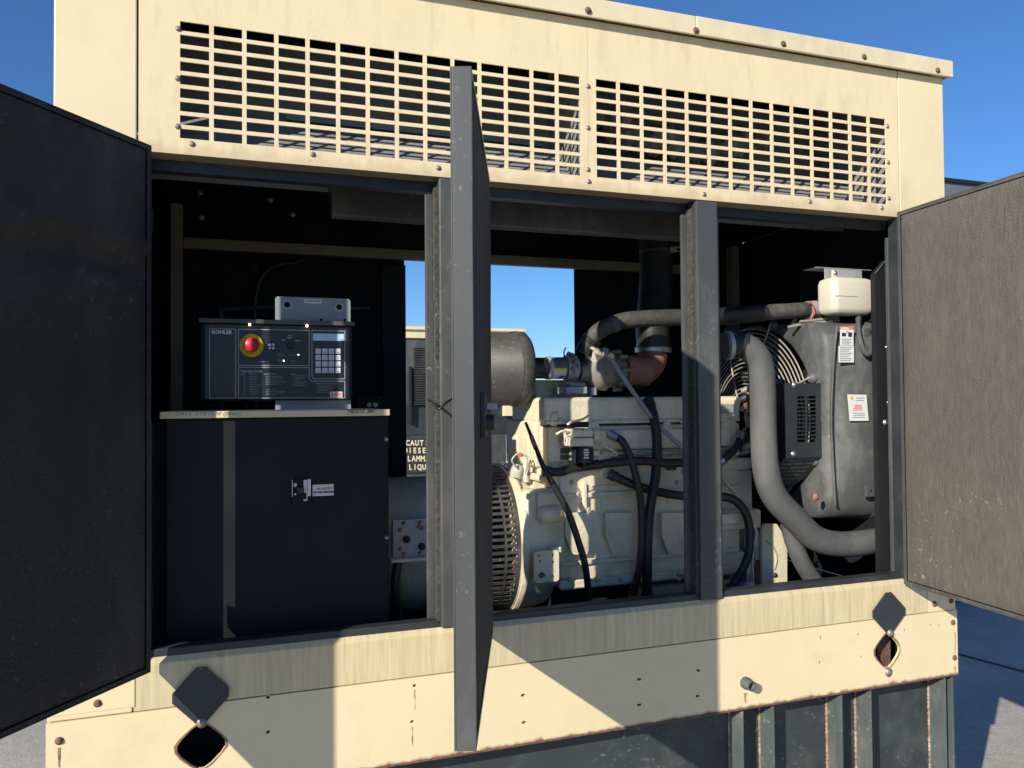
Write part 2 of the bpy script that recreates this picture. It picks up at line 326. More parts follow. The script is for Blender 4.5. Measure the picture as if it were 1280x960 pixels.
for px, py in ((223,36),(222,98),(222,158),(240,180),(391,193),(735,108),(735,160),(735,212),(736,227),(548,210),(880,243),(1012,252),(1109,158),(1110,203),(1111,248),(1102,260)):
    p = at(px, py, 0); bolt(enc, (p.x, -.0003, p.z), .0048, name='screw', h=.004)
# duct behind the grille: sloped sheet, back, divider
dm = MB().prism([(X0+.03,.045,2.262),(X0+.03,.235,2.425),(X0+.03,.235,2.420),(X0+.03,.045,2.257)], (X1-X0-.08,0,0)); make('duct_floor', dm, 'duct', enc)
make('duct_back', MB().box(X0+.03, X1-.05, .42, .43, 2.30, 2.7415), 'grey', enc)
make('duct_divider', MB().box(.915, .925, .01, .30, 2.29, 2.74), 'duct', enc)
make('duct_divider', MB().box(2.040, 2.050, .006, .40, 2.29, 2.74), 'duct', enc)
make('duct_rail', MB().box(0.1, .90, .32, .34, 2.475, 2.490), 'grey', enc)
cr = MB()
for i in range(26):
    x = 1.05+i*.027; z = 2.60-.09*math.sin(i*.12)+random.uniform(-.03, .02); y = .28+random.uniform(-.02, .03)
    r = random.uniform(.03, .06); vs = []; 
    cr.lathe((x, y, z-r), (random.uniform(-.3,.3), random.uniform(-.3,.3), 1), [(0, .004), (r*.5, r*.6), (r, r*.8), (r*1.6, r*.5), (r*2, .004)], 7)
cr.sm = [False]*len(cr.sm)
make('crumpled_lining', cr, 'crinkle', enc)
# header, ceiling, air baffle
make('header_beam', MB().box(X0+.03, 2.05, .057, .09, 2.222, 2.2490), 'darker', enc)
make('ceiling_panel', MB().box(X0+.02, X1-.04, .24, YB-.02, 2.392, 2.399), 'blackmatte', enc)
bf = MB(); a0 = at(415, 225, .3); 
bf.prism([(.228,.30,2.20),(.228,.315,2.19),(.228,.46,2.335),(.228,.30,2.385)], (1.25, 0, 0)); make('air_baffle', bf, 'dark', enc, .004)
make('roof_lining', MB().box(X0+.02, X1-.04, .012, YB-.02, 2.742, 2.751), 'blackmatte', enc)
# posts (hat section: face, flange, gasket)
def post(xf0, xf1, xl):
    p = make('door_post', MB().box(xf0, xf1, 0, .05, 1.047, 2.2485), 'dark', enc, .004)
    make('post_flange', MB().box(xl, xf0-.008, .04, .052, 1.045, 2.212), 'dark', p, .002)
    make('post_flange', MB().box(xf1+.006, xf1+.03, .04, .052, 1.052, 2.212), 'dark', p, .002)
    make('gasket', MB().box(xf0-.0085, xf0-.0005, .012, .052, 1.06, 2.225), 'gasket', p)
post(.479, .542, .450); post(1.271, 1.346, 1.245)
make('door_jamb', MB().box(2.040, 2.075, .040, .055, 1.055, 2.19), 'dark', enc, .003)
make('door_jamb', MB().box(2.0765, 2.2, .031, .045, 1.055, 2.24), 'darker', enc)
make('door_jamb', MB().box(-.2543, -.2345, -.001, .003, 1.05, 2.2495), 'darker', enc)
# sill and base rail
make('sill_strip', MB().box(-.262, 2.068, .012, .05, .985, 1.066), 'darker', enc, .003)
so_ = MB().prism([(-.259,0,.9295),(-.259,0,1.035),(-.259,.011,1.048),(-.259,.06,1.048),(-.259,.06,.9295)], (2.399,0,0)); make('sill', so_, 'creamdirty', enc, .002)
make('corner_cap', MB().box(X0-.008, -.2615, -.001, .06, .9295, 1.043), 'creamlow', enc, .003)
make('corner_cap', MB().prism([(2.1425,0,.9295),(2.262,0,.9295),(2.262,0,.975),(2.23,0,1.01),(2.1425,0,1.046)], (0,.06,0)), 'creamlow', enc, .002)
def rdiamond(cx, cz, rx, rz, k=.3):
    P = [(cx, cz-rz), (cx+rx, cz), (cx, cz+rz), (cx-rx, cz)]; out = []
    for i in range(4):
        a = Vector(P[i-1]); b_ = Vector(P[i]); c = Vector(P[(i+1) % 4]); s0 = b_+(a-b_)*k; s1 = b_+(c-b_)*k
        for t in (0, .33, .66, 1):
            out.append(tuple((1-t)**2*s0+2*t*(1-t)*b_+t*t*s1))
    return out
holes = [rdiamond(-.112, .828, .066, .064, .34), rdiamond(1.966, .822, .062, .066, .34)]
slotpx = [(518,857),(515,902),(654,869),(655,903),(799,849),(799,881),(873,838),(872,870),(1026,797),(1073,793),(1025,828),(1077,821),(1131,788),(1164,781),(1174,782),(335,915),(335,871)]
for px, py in slotpx:
    p = at(px, py, 0); wv = .0065 if 640 < px < 890 else .0042
    holes.append([(p.x-wv, p.z-.0035), (p.x+wv, p.z-.0035), (p.x+wv, p.z+.0035), (p.x-wv, p.z+.0035)])
bxL, bxR = X0-.010, X1+.006
make('base_rail', MB().plate([(bxL,.712),(bxR,.712),(bxR,.9275),(bxL,.9275)], holes, -.001, .007), 'creamlow', enc)
make('rail_flange', MB().box(bxL, bxR, -.0035, .09, .708, .7118), 'rustbolt', enc)
make('rail_end', MB().box(bxR-.008, bxR, .0075, YB, .72, .9275), 'creamlow', enc)
make('rail_end', MB().box(bxL, bxL+.008, .0075, YB, .72, .9275), 'creamlow', enc)
for h in holes[:2]:   # rusty rims of the two lifting holes
    rh = MB()
    c0 = Vector((sum(p[0] for p in h)/len(h), sum(p[1] for p in h)/len(h)))
    out_ = [tuple(c0+(Vector(p)-c0)*(1.06+.07*random.random())) for p in h]; rh.plate(out_, [h], -.0018, -.0012); make('rusty_rim', rh, 'rust', enc)
make('lifting_eye_block', MB().box(1.975, 2.03, .05, .095, .73, .85), 'rustbolt', enc)
for (cx, cz, rx, rz, zz) in ((-.1125, .952, .073, .077, .887), (1.9685, .948, .077, .076, .882)):
    k = .14; P = [(cx, cz-rz), (cx+rx, cz), (cx, cz+rz), (cx-rx, cz)]; oo = []
    for i in range(4):
        a = Vector(P[i-1]); b_ = Vector(P[i]); c = Vector(P[(i+1) % 4]); oo += [tuple(b_+(a-b_)*k), tuple(b_+(c-b_)*k)]
    cp = make('hole_cover', MB().plate(oo, [circle(cx, cz+rz*.80, .0045)], -.010, -.0065), 'darker', enc, .0008)
    bolt(cp, (cx+.002, -.010, zz), .008, m='bolt', h=.006, name='rivet')
bolt(enc, (1.97, -.001, .752), .010, m='bolt', name='rivet')
for px, py in ((75,885),(122,879),(74,926)):
    p = at(px, py, -.001); bolt(enc, (p.x, -.001, p.z), .0062, m='rustbolt')
for px, py in ((1168,755),(1189,751),(1191,778),(1193,822)):
    p = at(px, py, -.001); bolt(enc, (p.x, -.001, p.z), .0062, m='rustbolt')
p = at(931, 853, 0); make('pipe_stub', MB().lathe((p.x, -.001, p.z), (0,-1,0), [(0,.018),(.010,.018),(.011,.015),(.034,.015),(.035,.011),(.02,.010)], 18), 'dusty', enc)
make('hole_shade_backing', MB().box(bxL+.02, bxR-.02, .10, .11, .713, .925), 'blackmatte', enc)  # black sheet added so the holes in the rail look dark inside
# dribbling rust stains below the fixings (a stain sheet has its own ragged outline)
st = MB()
for px, py, ln, wd in ((74,934,.045,.005),(1193,790,.09,.004),(1193,833,.03,.006),(518,862,.05,.0016),(515,908,.05,.0016),(931,866,.03,.010)):
    p = at(px, py, 0); 
    L_ = [(p.x-wd*.5, p.z)]; R_ = [(p.x+wd*.5, p.z)]
    for k in range(1, 6): t = k/5; L_.append((p.x-wd*(.5-.35*t)+random.uniform(-.001,.001), p.z-ln*t)); R_.append((p.x+wd*(.5-.35*t)+random.uniform(-.001,.001), p.z-ln*t))
    pl = L_+R_[::-1]; st.add([(x, -.0022, z) for x, z in pl], [tuple(range(len(pl)))])
make('rust_streak', st, 'weld', enc)
# interior: back wall, frame members, floor
make('back_panel', MB().box(X0+.02, .595, YB, YB+.004, .94, 2.2615), 'blackmatte', enc)
make('back_panel', MB().box(1.348, X1-.04, YB, YB+.004, .94, 2.2615), 'blackmatte', enc)
make('back_panel', MB().box(X0+.02, X1-.04, YB, YB+.02, 2.262, 2.74), 'blackmatte', enc)
make('back_seam', MB().box(.50, .595, YB-.03, YB-.001, 1.3, 2.20), 'black', enc, .003)
make('back_beam', MB().box(-.234, 2.05, YB-.035, YB-.002, 2.222, 2.262), 'tan', enc, .003)
make('back_post', MB().box(-.275, -.235, YB-.06, YB-.01, 1.0, 2.38), 'tan', enc, .003)
p = at(918, 300, 1.05); make('back_post', MB().box(p.x-.02, p.x+.018, YB-.06, YB-.01, 1.0, 2.36), 'tan', enc, .003)
make('back_sill', MB().box(.55, 1.40, YB-.02, YB+.03, .94, 1.06), 'darker', enc)
make('compartment_floor', MB().box(X0+.02, X1-.04, .062, YB, .93, .94), 'blackmatte', enc)
make('side_lining', MB().box(X0+.022, X0+.045, .06, YB-.001, .95, 2.38), 'blackmatte', enc)
make('side_lining', MB().box(X1-.06, X1-.036, .06, YB-.001, .95, 2.38), 'blackmatte', enc)
for px, py in ((250,212),(250,241),(252,272),(338,250),(366,268),(612,283)):
    p = at(px, py, .6); bolt(enc, (p.x, YB-.001 if p.z < 2.2 else .60, min(p.z, 2.37)), .006, m='bolt', name='rivet')

# doors: inner face origin p, direction d towards the free edge, nrm = outward (skin side)
def door(origin, ang, width, z0, z1, label, foam_m, skin_m='dark', th=.034, edge_m='dark', side=1):
    o = Vector((origin[0], origin[1], 0)); d = Vector((math.sin(ang), -math.cos(ang), 0)); nrm = Vector((-math.cos(ang), -math.sin(ang), 0))*side
    D = make('door', MB().obox(o+nrm*(th-.003)+Vector((0,0,z0)), d*width, nrm*.003, (0,0,z1-z0)), skin_m, enc, label=label)
    e = MB(); t = .004; nn = nrm*(th-.0035)
    e.obox(o+Vector((0,0,z0)), d*t, nn, (0,0,z1-z0)); e.obox(o+d*(width-t)+Vector((0,0,z0)), d*t, nn, (0,0,z1-z0))
    e.obox(o+d*t+Vector((0,0,z0)), d*(width-2*t), nn, (0,0,t)); e.obox(o+d*t+Vector((0,0,z1-t)), d*(width-2*t), nn, (0,0,t))
    lp = .009   # return lip on the inner side
    e.obox(o+d*t+Vector((0,0,z0+t)), d*lp, nrm*.002, (0,0,z1-z0-2*t)); e.obox(o+d*(width-t-lp)+Vector((0,0,z0+t)), d*lp, nrm*.002, (0,0,z1-z0-2*t))
    e.obox(o+d*(t+lp)+Vector((0,0,z0+t)), d*(width-2*t-2*lp), nrm*.002, (0,0,lp)); e.obox(o+d*(t+lp)+Vector((0,0,z1-t-lp)), d*(width-2*t-2*lp), nrm*.002, (0,0,lp))
    make('door_frame', e, edge_m, D, .0012)
    # foam mat, quilted unevenly: grid slightly bulging out of the frame
    nx, nz_ = 40, 60; W_ = width-2*t-2*lp-.004; H_ = z1-z0-2*t-2*lp-.004; b0 = o+d*(t+lp+.002)+Vector((0,0,z0+t+lp+.002)); vs = []; fs = []
    rnd = [random.uniform(0, 6.28) for _ in range(6)]
    for j in range(nz_+1):
        for i in range(nx+1):
            u, v = i/nx, j/nz_
            e_ = min(u, 1-u)*W_; e2 = min(v, 1-v)*H_; bulge = .006*min(1, e_/.025)*min(1, e2/.025)
            wv = .0025*math.sin(u*7+rnd[0]+2*math.sin(v*5+rnd[1]))+.002*math.sin(v*11+rnd[2]+2*math.sin(u*4+rnd[3]))+random.uniform(-.0004,.0004)
            if foam_m == 'foamdk':
                cv = v-(.80+.035*math.sin(u*5)-.05*u); wv += .085*math.exp(-(cv/.022)**2)-.05*math.exp(-((cv+.05)/.02)**2)+.03*math.exp(-((v-.93+.02*math.sin(u*9))/.012)**2)
            vs.append(b0+d*(W_*u)+Vector((0,0,H_*v))-nrm*(bulge*(1+(wv*60))-.004))
    for j in range(nz_):
        for i in range(nx):
            a = j*(nx+1)+i; fs.append((a, a+1, a+nx+2, a+nx+1))
    N = (vs[1]-vs[0]).cross(vs[nx+1]-vs[0])
    if N.dot(-nrm) < 0: fs = [f[::-1] for f in fs]
    make('foam_liner', MB().add(vs, fs, True), foam_m, D)
    for zz in (z0+.14, z1-.20):
        hb = MB().obox(o+nrm*(th*.5)-d*.02+Vector((0,0,zz)), d*.05, nrm*(th*.5+.006), (0,0,.055)); make('hinge', hb, 'black', D)
    return D, o, d, nrm
dl = door((-.2176, -.040), math.atan2(-.6, .8), .715, 1.030, 2.252, 'left door swung far open, dark foam mat on its inner side', 'foamdk', 'dark', .026, 'foamdk')
dmid = door((.612, -.030), math.radians(-19.8), .698, 1.033, 2.249, 'middle door standing open almost edge-on with charcoal folded edge', 'foammid', 'dark', .039)
drt = door((2.029, -.012), math.radians(-4.4), .72, 1.036, 2.262, 'right door swung open with dusty brown foam mat', 'foambr', 'dark', .034, side=-1)
# latch on the middle door
D, o_, d_, n_ = dmid; ctr = o_+d_*.50+Vector((0,0,1.635))
lt = make('latch', MB().obox(ctr-d_*.04+Vector((0,0,-.06)), d_*.08, -n_*.012, (0,0,.09)), 'darker', D, .003)
make('latch_bar', MB().obox(ctr-d_*.012-n_*.012+Vector((0,0,-.004)), d_*.024, -n_*.022, (0,0,.014)), 'alu', lt, .002)
make('latch_bar', MB().cyl(ctr-n_*.004+Vector((0,0,-.03)), ctr-n_*.028+Vector((0,0,-.03)), .016), 'darker', lt)
tie = MB().tube([at(536,500,.03), at(541,503,-.02), at(549,511,-.06), at(558,503,-.05), at(566,498,.0)], .0035, 8)
solo('door_tie', tie, 'rubber', 'short black strap tied round the left door post', 'strap')
# corner crate: black base tank with stiffener fins
bt = thing('base_fuel_tank', 'dark blue-grey steel base tank with vertical stiffener fins under the cream rail', 'fuel tank', (.9, .55, 0))
make('tank_wall', MB().box(X0+.02, X1-.012, .075, YB-.02, .0, .705), 'tankpaint', bt)
for x, yw in ((1.414,.0735),(1.526,.0735),(1.786,.0735),(1.903,.0735),(2.218,.0735)):
    f = make('fin', MB().box(x-.003, x+.003, .006, yw, .012, .700), 'finpaint', bt, .001)
    wz = MB(); 
    z = .02
    while z < .695:
        h = random.uniform(.010,.022); wz.lathe((x-.004, .072, z), (0,0,1), [(0,.003),(h*.3,random.uniform(.004,.006)),(h*.8,random.uniform(.0035,.0055)),(h,.003)], 6); z += h
    make('weld_bead', wz, 'weld', f)
make('fin', MB().box(2.2485, 2.2565, .008, .0735, .012, .700), 'finpaint', bt, .001)
make('tank_foot', MB().box(X0, X1, .006, .0725, 0.001, .011), 'finpaint', bt)

# ------------------------------------------------------------------ breaker cabinet
YC = .12
cab = thing('breaker_cabinet', 'black sheet steel cabinet with cream top edge, handwriting on the edge', 'electrical cabinet', (.08, .3, .95))
cm = MB(); a = at(207, 660, YC); b_ = at(486, 650, YC); zc = at(340, 522, YC).z
cm.box(a.x, b_.x, YC, .55, .941, zc); make('cabinet_body', cm, 'black', cab, .004)
a2 = at(199.5, 520, YC-.012); b2 = at(487.5, 516, YC-.012); zt = at(340, 513.5, YC-.012).z
tl = make('top_cover', MB().box(a2.x, b2.x, YC-.012, .56, zc+.001, zt+.0005), 'cream', cab, .002)
text('CALL STEVEN (Joey)', .0125, (at(219,523,YC).x, YC-.0126, zc+.0085), 'greyink', tl, 'handwriting', slant=.3, spacing=1.25, sx=1.15)
text('MEX13  841', .015, (at(433,520,YC).x, YC-.0126, zc+.0085), 'ink', tl, 'handwriting', slant=.4)
for px, py in ((483,549),(483.5,672)):
    p = at(px, py, YC); bolt(cab, (p.x, YC, p.z), .0045, m='steel', name='screw')
p = at(197, 640, YC); make('dark_interior_sheet', MB().box(-.262, a.x-.004, YC+.02, YC+.03, .95, 1.6), 'blackmatte', cab)  # black sheet added to stand for the dark interior left of the cabinet
p0 = at(365, 599, YC); p1 = at(389, 633, YC)
bk = make('breaker_switch', MB().box(p0.x, p1.x, YC-.008, YC-.0005, p1.z, p0.z), 'black', cab, .001)
bb = MB(); bx(bb, 371, 380, 609, 617, YC-.024, YC-.0085); make('breaker_toggle', bb, 'rubber', bk, .002)
bb = MB(); bx(bb, 379.5, 384, 600, 616, YC-.012, YC-.0085); bx(bb, 384.5, 388.5, 599, 620, YC-.014, YC-.0085); bx(bb, 383.2, 384.3, 616, 626, YC-.012, YC-.0085); bx(bb, 379.5, 383, 624, 626, YC-.012, YC-.0085); bx(bb, 365, 365.8, 600, 621, YC-.012, YC-.0085)
make('breaker_bracket', bb, 'white', bk)
bb = MB(); bb.lathe(at(369,606,YC-.009), (0,-1,0), [(0,.006),(.004,.006),(.0045,.004)], 10); bb.lathe(at(369,617.5,YC-.009), (0,-1,0), [(0,.003),(.004,.003)], 8); make('breaker_screw', bb, 'steel', bk)
p0 = at(390.5, 606, YC); p1 = at(417, 619, YC)
lb = make('breaker_label', MB().box(p0.x, p1.x, YC-.0016, YC-.0004, p1.z, p0.z), 'white', cab)
text('AC OUTPUT', .0074, (at(395,611,YC).x+.002, YC-.0022, at(400,612,YC).z), 'ink', lb)
text('POWER BREAKER', .0068, (at(391.5,616,YC).x, YC-.0022, at(400,616.3,YC).z), 'ink', lb, bold=.0002)
bb = MB(); bx(bb, 383, 389, 630.6, 632.3, YC-.0016, YC-.0004); make('breaker_label', bb, 'white', cab)
# ------------------------------------------------------------------ controller
YP = .35
plate_ = thing('mounting_plate', 'grey mounting plate with keyhole slots behind the controller box', 'bracket', (.22, .37, 1.62))
p0 = at(344, 371, .37); p1 = at(438.5, 513, .37); x0, x1, zt2, zb2 = p0.x, p1.x, at(390,372,.37).z, 1.626
def keyhole(cx, cz): return circle(cx, cz+.003, .0065, 10)
kh = [(359,381),(424,384)]; hl = [circle(at(px,py,.37).x, at(px,py,.37).z, .0085, 12) for px, py in kh]
hl += [circle(at(px,py,.37).x, at(px,py,.37).z, .0045, 10) for px, py in ((401.5,399.5),(431,400))]
o = make('plate', MB().plate([(x0,zb2),(x1,zb2),(x1,zt2-.006),(x1-.006,zt2),(x0+.006,zt2),(x0,zt2-.006)], hl, .37, .374), 'grey', plate_)
for px, py in kh:
    p = at(px, py, .37); rg = MB().plate(circle(p.x, p.z, .0145, 20), [circle(p.x, p.z, .0095, 12)], .3665, .3699); make('keyhole_rim', rg, 'alu', plate_)
bb = MB(); bx(bb, 380.5, 402, 374, 379.5, .3688, .3698); make('part_label', bb, 'white', plate_)
bb = MB(); bx(bb, 382, 400, 375.5, 377, .3680, .3687); make('fine_print', bb, 'greyink', plate_)
ctl = thing('controller_box', 'black generator control panel with red stop button and keypad, above the cabinet', 'control panel', (.08, .4, 1.65))
p0 = at(251, 404, YP); p1 = at(441, 499, YP); zt3 = at(345, 406, YP).z; zb3 = at(345, 500.5, YP).z
make('housing', MB().box(p0.x, p1.x-.002, YP, .366 if False else .3655, zb3, zt3), 'black', ctl, .003)
make('housing', MB().box(p0.x, at(343,450,.37).x-.004, .3658, .48, zb3, zt3), 'black', ctl, .003)
make('lid', MB().box(at(249,403,YP).x, at(443,403,YP).x, YP-.014, .366, zt3+.0006, zt3+.0135), 'dark', ctl, .002)
fp = MB(); FY = YP-.0022; e0 = at(256, 408, YP); e1 = at(437, 498, YP); fp.box(e0.x, e1.x, FY, YP-.0004, zb3+.004, zt3-.002)
face = make('face_plate', fp, 'panelface', ctl, .001)
fl = MB(); FL = FY-.0004
KX = lambda px: at(px, 450, FL).x
def KZ(px, py): return at(px, py, FL).z
def line(xa, ya, xb, yb, wd=.0011):
    A = at(xa, ya, FL); B = at(xb, yb, FL); t = (B-A); t.y = 0; t.normalize(); q = Vector((-t.z, 0, t.x))*wd*.5
    fl.add([A-q, B-q, B+q, A+q], [(0,1,2,3)] )
for lp_ in ([(262,411),(294.5,411.5),(294.5,497.5),(262,497.5)], [(298,411.5),(386.5,413),(386.5,457),(298,456.5)], [(390,413),(431,414),(431,473.5),(391.5,473.5),(390,471)], [(298,459),(386.5,459.5),(386.5,473),(390,476.5),(431,476.5),(431,497.5),(298,497.5)]):
    for i in range(len(lp_)): line(*lp_[i], *lp_[(i+1) % len(lp_)])
make('panel_outline', fl, 'silk', face)
text('KOHLER', .0135, (KX(264.6), FL-.0004, KZ(277,417.2)), 'silk', face, sx=1.06, bold=.0006)
text('Operating Guide', .0085, (KX(300.5), FL-.0004, KZ(312,465)), 'silk', face, slant=.1)
text('Press to Stop/Reset', .0052, (KX(312), FL-.0004, KZ(330,453)), 'silkdim', face)
for s_, px, py in (('RUN',352,426),('OFF/',360,420.5),('RESET',358.8,423),('AUTO',369,426.5),('System',346,443),('Ready',347,446),('Not in Auto',361,444.5),('Program',346,450.5),('Mode',348,453),('System',363,451.5),('Alarm',364,454)):
    text(s_, .0054, (KX(px), FL-.0004, KZ(px, py)), 'silk' if py < 440 else 'silkdim', face)
fpn = MB(); rs = random.Random(3)
def tl_(x0_, x1_, y_, h=.8):
    A = at(x0_, y_, FL); B = at(x1_, y_, FL); fpn.add([(A.x, FL-.0002, A.z), (B.x, FL-.0002, B.z), (B.x, FL-.0002, B.z+.0017*h), (A.x, FL-.0002, A.z+.0017*h)], [(0,1,2,3)])
tl_(300,307,468,1.1); tl_(311,320,468,1.1); tl_(330,346,468,1.1); tl_(363,371,468,1.1); tl_(394,421,480,1.1)
for k in range(12):
    tl_(304, 307, 470.5+k*2.1, .6); tl_(311.5, 311.5+rs.uniform(8,14), 470.5+k*2.1, .6)
    if k not in (6, 7): tl_(332, 332+rs.uniform(12,27), 470.5+k*2.1, .6)
for k in range(7): tl_(364+(k % 3 > 0)*2, 366+rs.uniform(8,20), 470+k*2.0, .6)
for k in range(5): tl_(396, 398+rs.uniform(8,20), 482.5+k*2, .6)
make('fine_print', fpn, 'silkdim', face)
# stop button, symbol, knob, LEDs
pc = at(314.5, 432, FY); sb = make('stop_button_collar', MB().lathe((pc.x, FY, pc.z), (0,-1,0), [(0,.0335),(.004,.0335),(.0055,.031),(.0055,.0225),(.012,.021)], 36), 'yellow', face)
make('stop_button', MB().lathe((pc.x, FY-.0122, pc.z), (0,-1,0), [(0,.015),(.008,.015),(.010,.0205),(.018,.0205),(.0225,.017),(.0235,.0)], 32), 'red', sb)
pc = at(339.5, 433, FY); sy = make('symbol_disc', MB().lathe((pc.x, FY, pc.z), (0,-1,0), [(0,.0125),(.001,.0125)], 28), 'black', face)
qm = MB()
for q in range(4):
    for k in range(5):
        a0_ = math.pi/2*q+math.pi/4-.55+k*.22; a1_ = a0_+.22
        f_ = [(.0098,a0_),(.0098,a1_),(.0056,a1_),(.0056,a0_)]
        qm.add([(pc.x+r_*math.cos(t_), FY-.0014, pc.z+r_*math.sin(t_)) for r_, t_ in f_], [(3,2,1,0)])
    t_ = math.pi/2*q+math.pi/4; qm.add([(pc.x+r_*math.cos(t_+s_), FY-.0014, pc.z+r_*math.sin(t_+s_)) for r_, s_ in ((.0015,0),(.004,-.5),(.0052,0),(.004,.5))], [(0,1,2,3)])
make('symbol_mark', qm, 'silk', sy)
pc = at(363.5, 431.5, FY); kn = MB().lathe((pc.x, FY, pc.z), (0,-1,0), [(0,.012),(.010,.011),(.011,.010)], 24); kn.box(pc.x-.0035, pc.x+.0035, FY-.018, FY-.0111, pc.z-.010, pc.z+.013); make('selector_knob', kn, 'rubber', face, .001)
for px, py, mm in ((354.7,450.9,'ledamber'),(373,443.5,'led'),(354.7,443.5,'silkdim'),(373,451.5,'silkdim')):
    pc = at(px, py, FY); make('indicator_light', MB().lathe((pc.x, FY, pc.z), (0,-1,0), [(0,.0020),(.0012,.0018),(.0018,.0006)], 12), mm, face)
for px, py in ((312,406.4),(383.7,407.6)):
    pc = at(px, py, YP-.014); make('panel_lamp', MB().lathe((pc.x, YP-.0142, zt3-.001), (0,-.5,-.8), [(0,.0035),(.004,.003),(.005,.001)], 12), 'lamp', ctl)
bb = MB(); bx(bb, 391.5, 430, 417, 426, FY-.0012, FY-.0001); sc = make('display', bb, 'lcd', face, .0005)
for r_ in range(4):
    for c in range(4):
        px, py = 397.8+8.25*c, 439+8*r_
        bb = MB(); bx(bb, px-3.4, px+3.4, py-3.3, py+3.3, FY-.0026, FY-.0002); k_ = make('key', bb, 'key', face, .0012)
        s_ = ['7','8','9','x','4','5','6','^','1','2','3','v','AL','0','EN','RS'][r_*4+c]
        text(s_, .0075 if len(s_) == 1 else .005, (at(px,py,FY).x, FY-.0030, at(px,py+2.2,FY).z), 'ink', k_, align='CENTER')
bb = MB(); bx(bb, 412.5, 428, 489.5, 496.8, FY-.0010, FY-.0005); s_ = make('small_sticker', bb, 'white', face)
bb = MB(); bx(bb, 414, 416.5, 491, 495.5, FY-.0014, FY-.0011); make('sticker_print', bb, 'orange', s_)
bb = MB(); bx(bb, 418.5, 426, 491, 495, FY-.0014, FY-.0011); make('sticker_print', bb, 'pink', s_)
wr = MB()
for xa, xb in ((330,345),(336,330),(352,360),(362,358),(300,306)): wr.tube([at(xa,499,.42), at((xa+xb)/2+4,506,.43), at(xb,515,.42)], .0035, 6)
solo('control_cables', wr, 'rubber', 'black cables dropping from the controller into the cabinet top', 'cables')
# tray and fittings right of the controller
for (pp, rr) in (([(-.10,1.06,1.05),(-.10,1.07,1.9),(-.06,1.07,2.0),(.45,1.07,2.02)], .011), ([(.02,1.07,1.6),(.03,1.07,2.1),(.2,1.06,2.20)], .008)):
    make('conduit', MB().tube([Vector(q) for q in pp], rr, 8), 'darker', enc)
for k in range(7): bolt(enc, (-.2+.11*k, YB-.001, 2.17), .005, m='darker', name='rivet')
tr = thing('junction_fittings', 'small dark box with two round fittings right of the controller', 'junction box', (.4, .5, 1.62))
bb = MB(); bx(bb, 446, 478, 495, 512, .5, .6); make('box', bb, 'blackmatte', tr, .003)
for px in (461, 469):
    p = at(px, 506, .5); make('fitting', MB().lathe((p.x, .4995, p.z), (0,-1,0), [(0,.008),(.006,.008),(.007,.005),(.0071,.003)], 14), 'greyink', tr)

# ------------------------------------------------------------------ alternator
alt = thing('alternator', 'cream cylindrical alternator with slotted cooling guard, left end of the engine', 'alternator', (.6, .57, .95))
AY, AZ = .57, 1.172
make('stator_body', MB().lathe((.20, AY, AZ), (1,0,0), [(0,.19),(.03,.222),(.40,.222),(.405,.235),(.43,.235)], 56), 'engine', alt)
gd = MB(); GX0, GX1, GR, ns = .662, .822, .252, 76
ringx = [GX0, GX0+.012, GX0+.048, GX0+.056, GX0+.100, GX0+.108, GX1-.018, GX1]
for k in range(ns):
    a0_ = 2*math.pi*k/ns; fr = .46
    def arc(a, r=GR): return (AY+r*math.cos(a), AZ+r*math.sin(a))
    for i in range(len(ringx)-1):
        solid = i % 2 == 0
        aa = (a0_, a0_+2*math.pi/ns) if solid else (a0_, a0_+2*math.pi/ns*fr)
        A = arc(aa[0]); B = arc(aa[1]); A2 = arc(aa[0], GR-.004); B2 = arc(aa[1], GR-.004); xa, xb = ringx[i], ringx[i+1]
        gd.add([(xa,*A),(xb,*A),(xb,*B),(xa,*B),(xa,*A2),(xb,*A2),(xb,*B2),(xa,*B2)], [(0,1,2,3),(7,6,5,4),(0,4,5,1),(2,6,7,3)], False)
make('fan_guard', gd, 'dusty2', alt)
make('guard_rim', MB().lathe((.8165, AY, AZ), (1,0,0), [(0,.2535),(.0055,.2535)], 60), 'engine', alt)
make('inner_drum', MB().lathe((.64, AY, AZ), (1,0,0), [(0,.232),(.075,.232),(.076,.19)], 48), 'engine', alt)
make('cooling_fan', MB().lathe((.64, AY, AZ), (1,0,0), [(0,.10),(.02,.14),(.09,.15),(.11,.12),(.15,.12)], 30), 'blackmatte', alt)
for k in range(18):
    a_ = 2*math.pi*k/18; c_, s_ = math.cos(a_), math.sin(a_)
    make('fan_blade', MB().obox((.716, AY+.14*c_, AZ+.14*s_), (.06,0,0), (0,.085*c_,.085*s_), (.0,-.005*s_,.005*c_)), 'blackmatte', alt)
tb = MB(); bx(tb, 491, 545, 649, 696, .30, .315); tpl = make('terminal_plate', tb, 'alu', alt, .002)
for px, py, mm in ((500,662,'copper'),(500,686,'copper'),(523,658,'copper'),(528,660,'copper'),(508,674,'rubber'),(527,683,'rubber'),(505,654,'steel'),(525,653,'steel'),(505,692,'steel'),(525,691,'steel')):
    p = at(px, py, .30); r_ = .011 if mm == 'rubber' else .006; make('stud', MB().lathe((p.x, .2995, p.z), (0,-1,0), [(0,r_),(.006,r_),(.0065,r_*.7),(.014,r_*.5)], 12), mm, tpl)
tb = MB(); bx(tb, 489, 546, 698, 702, .27, .36); make('terminal_shelf', tb, 'engine', alt, .001)
solo('battery_cable', MB().tube([at(497,703,.29), at(494,735,.28), at(497,765,.29), at(508,790,.31)], .013, 12), 'rubber', 'thick black cable looping below the terminal plate', 'cable')

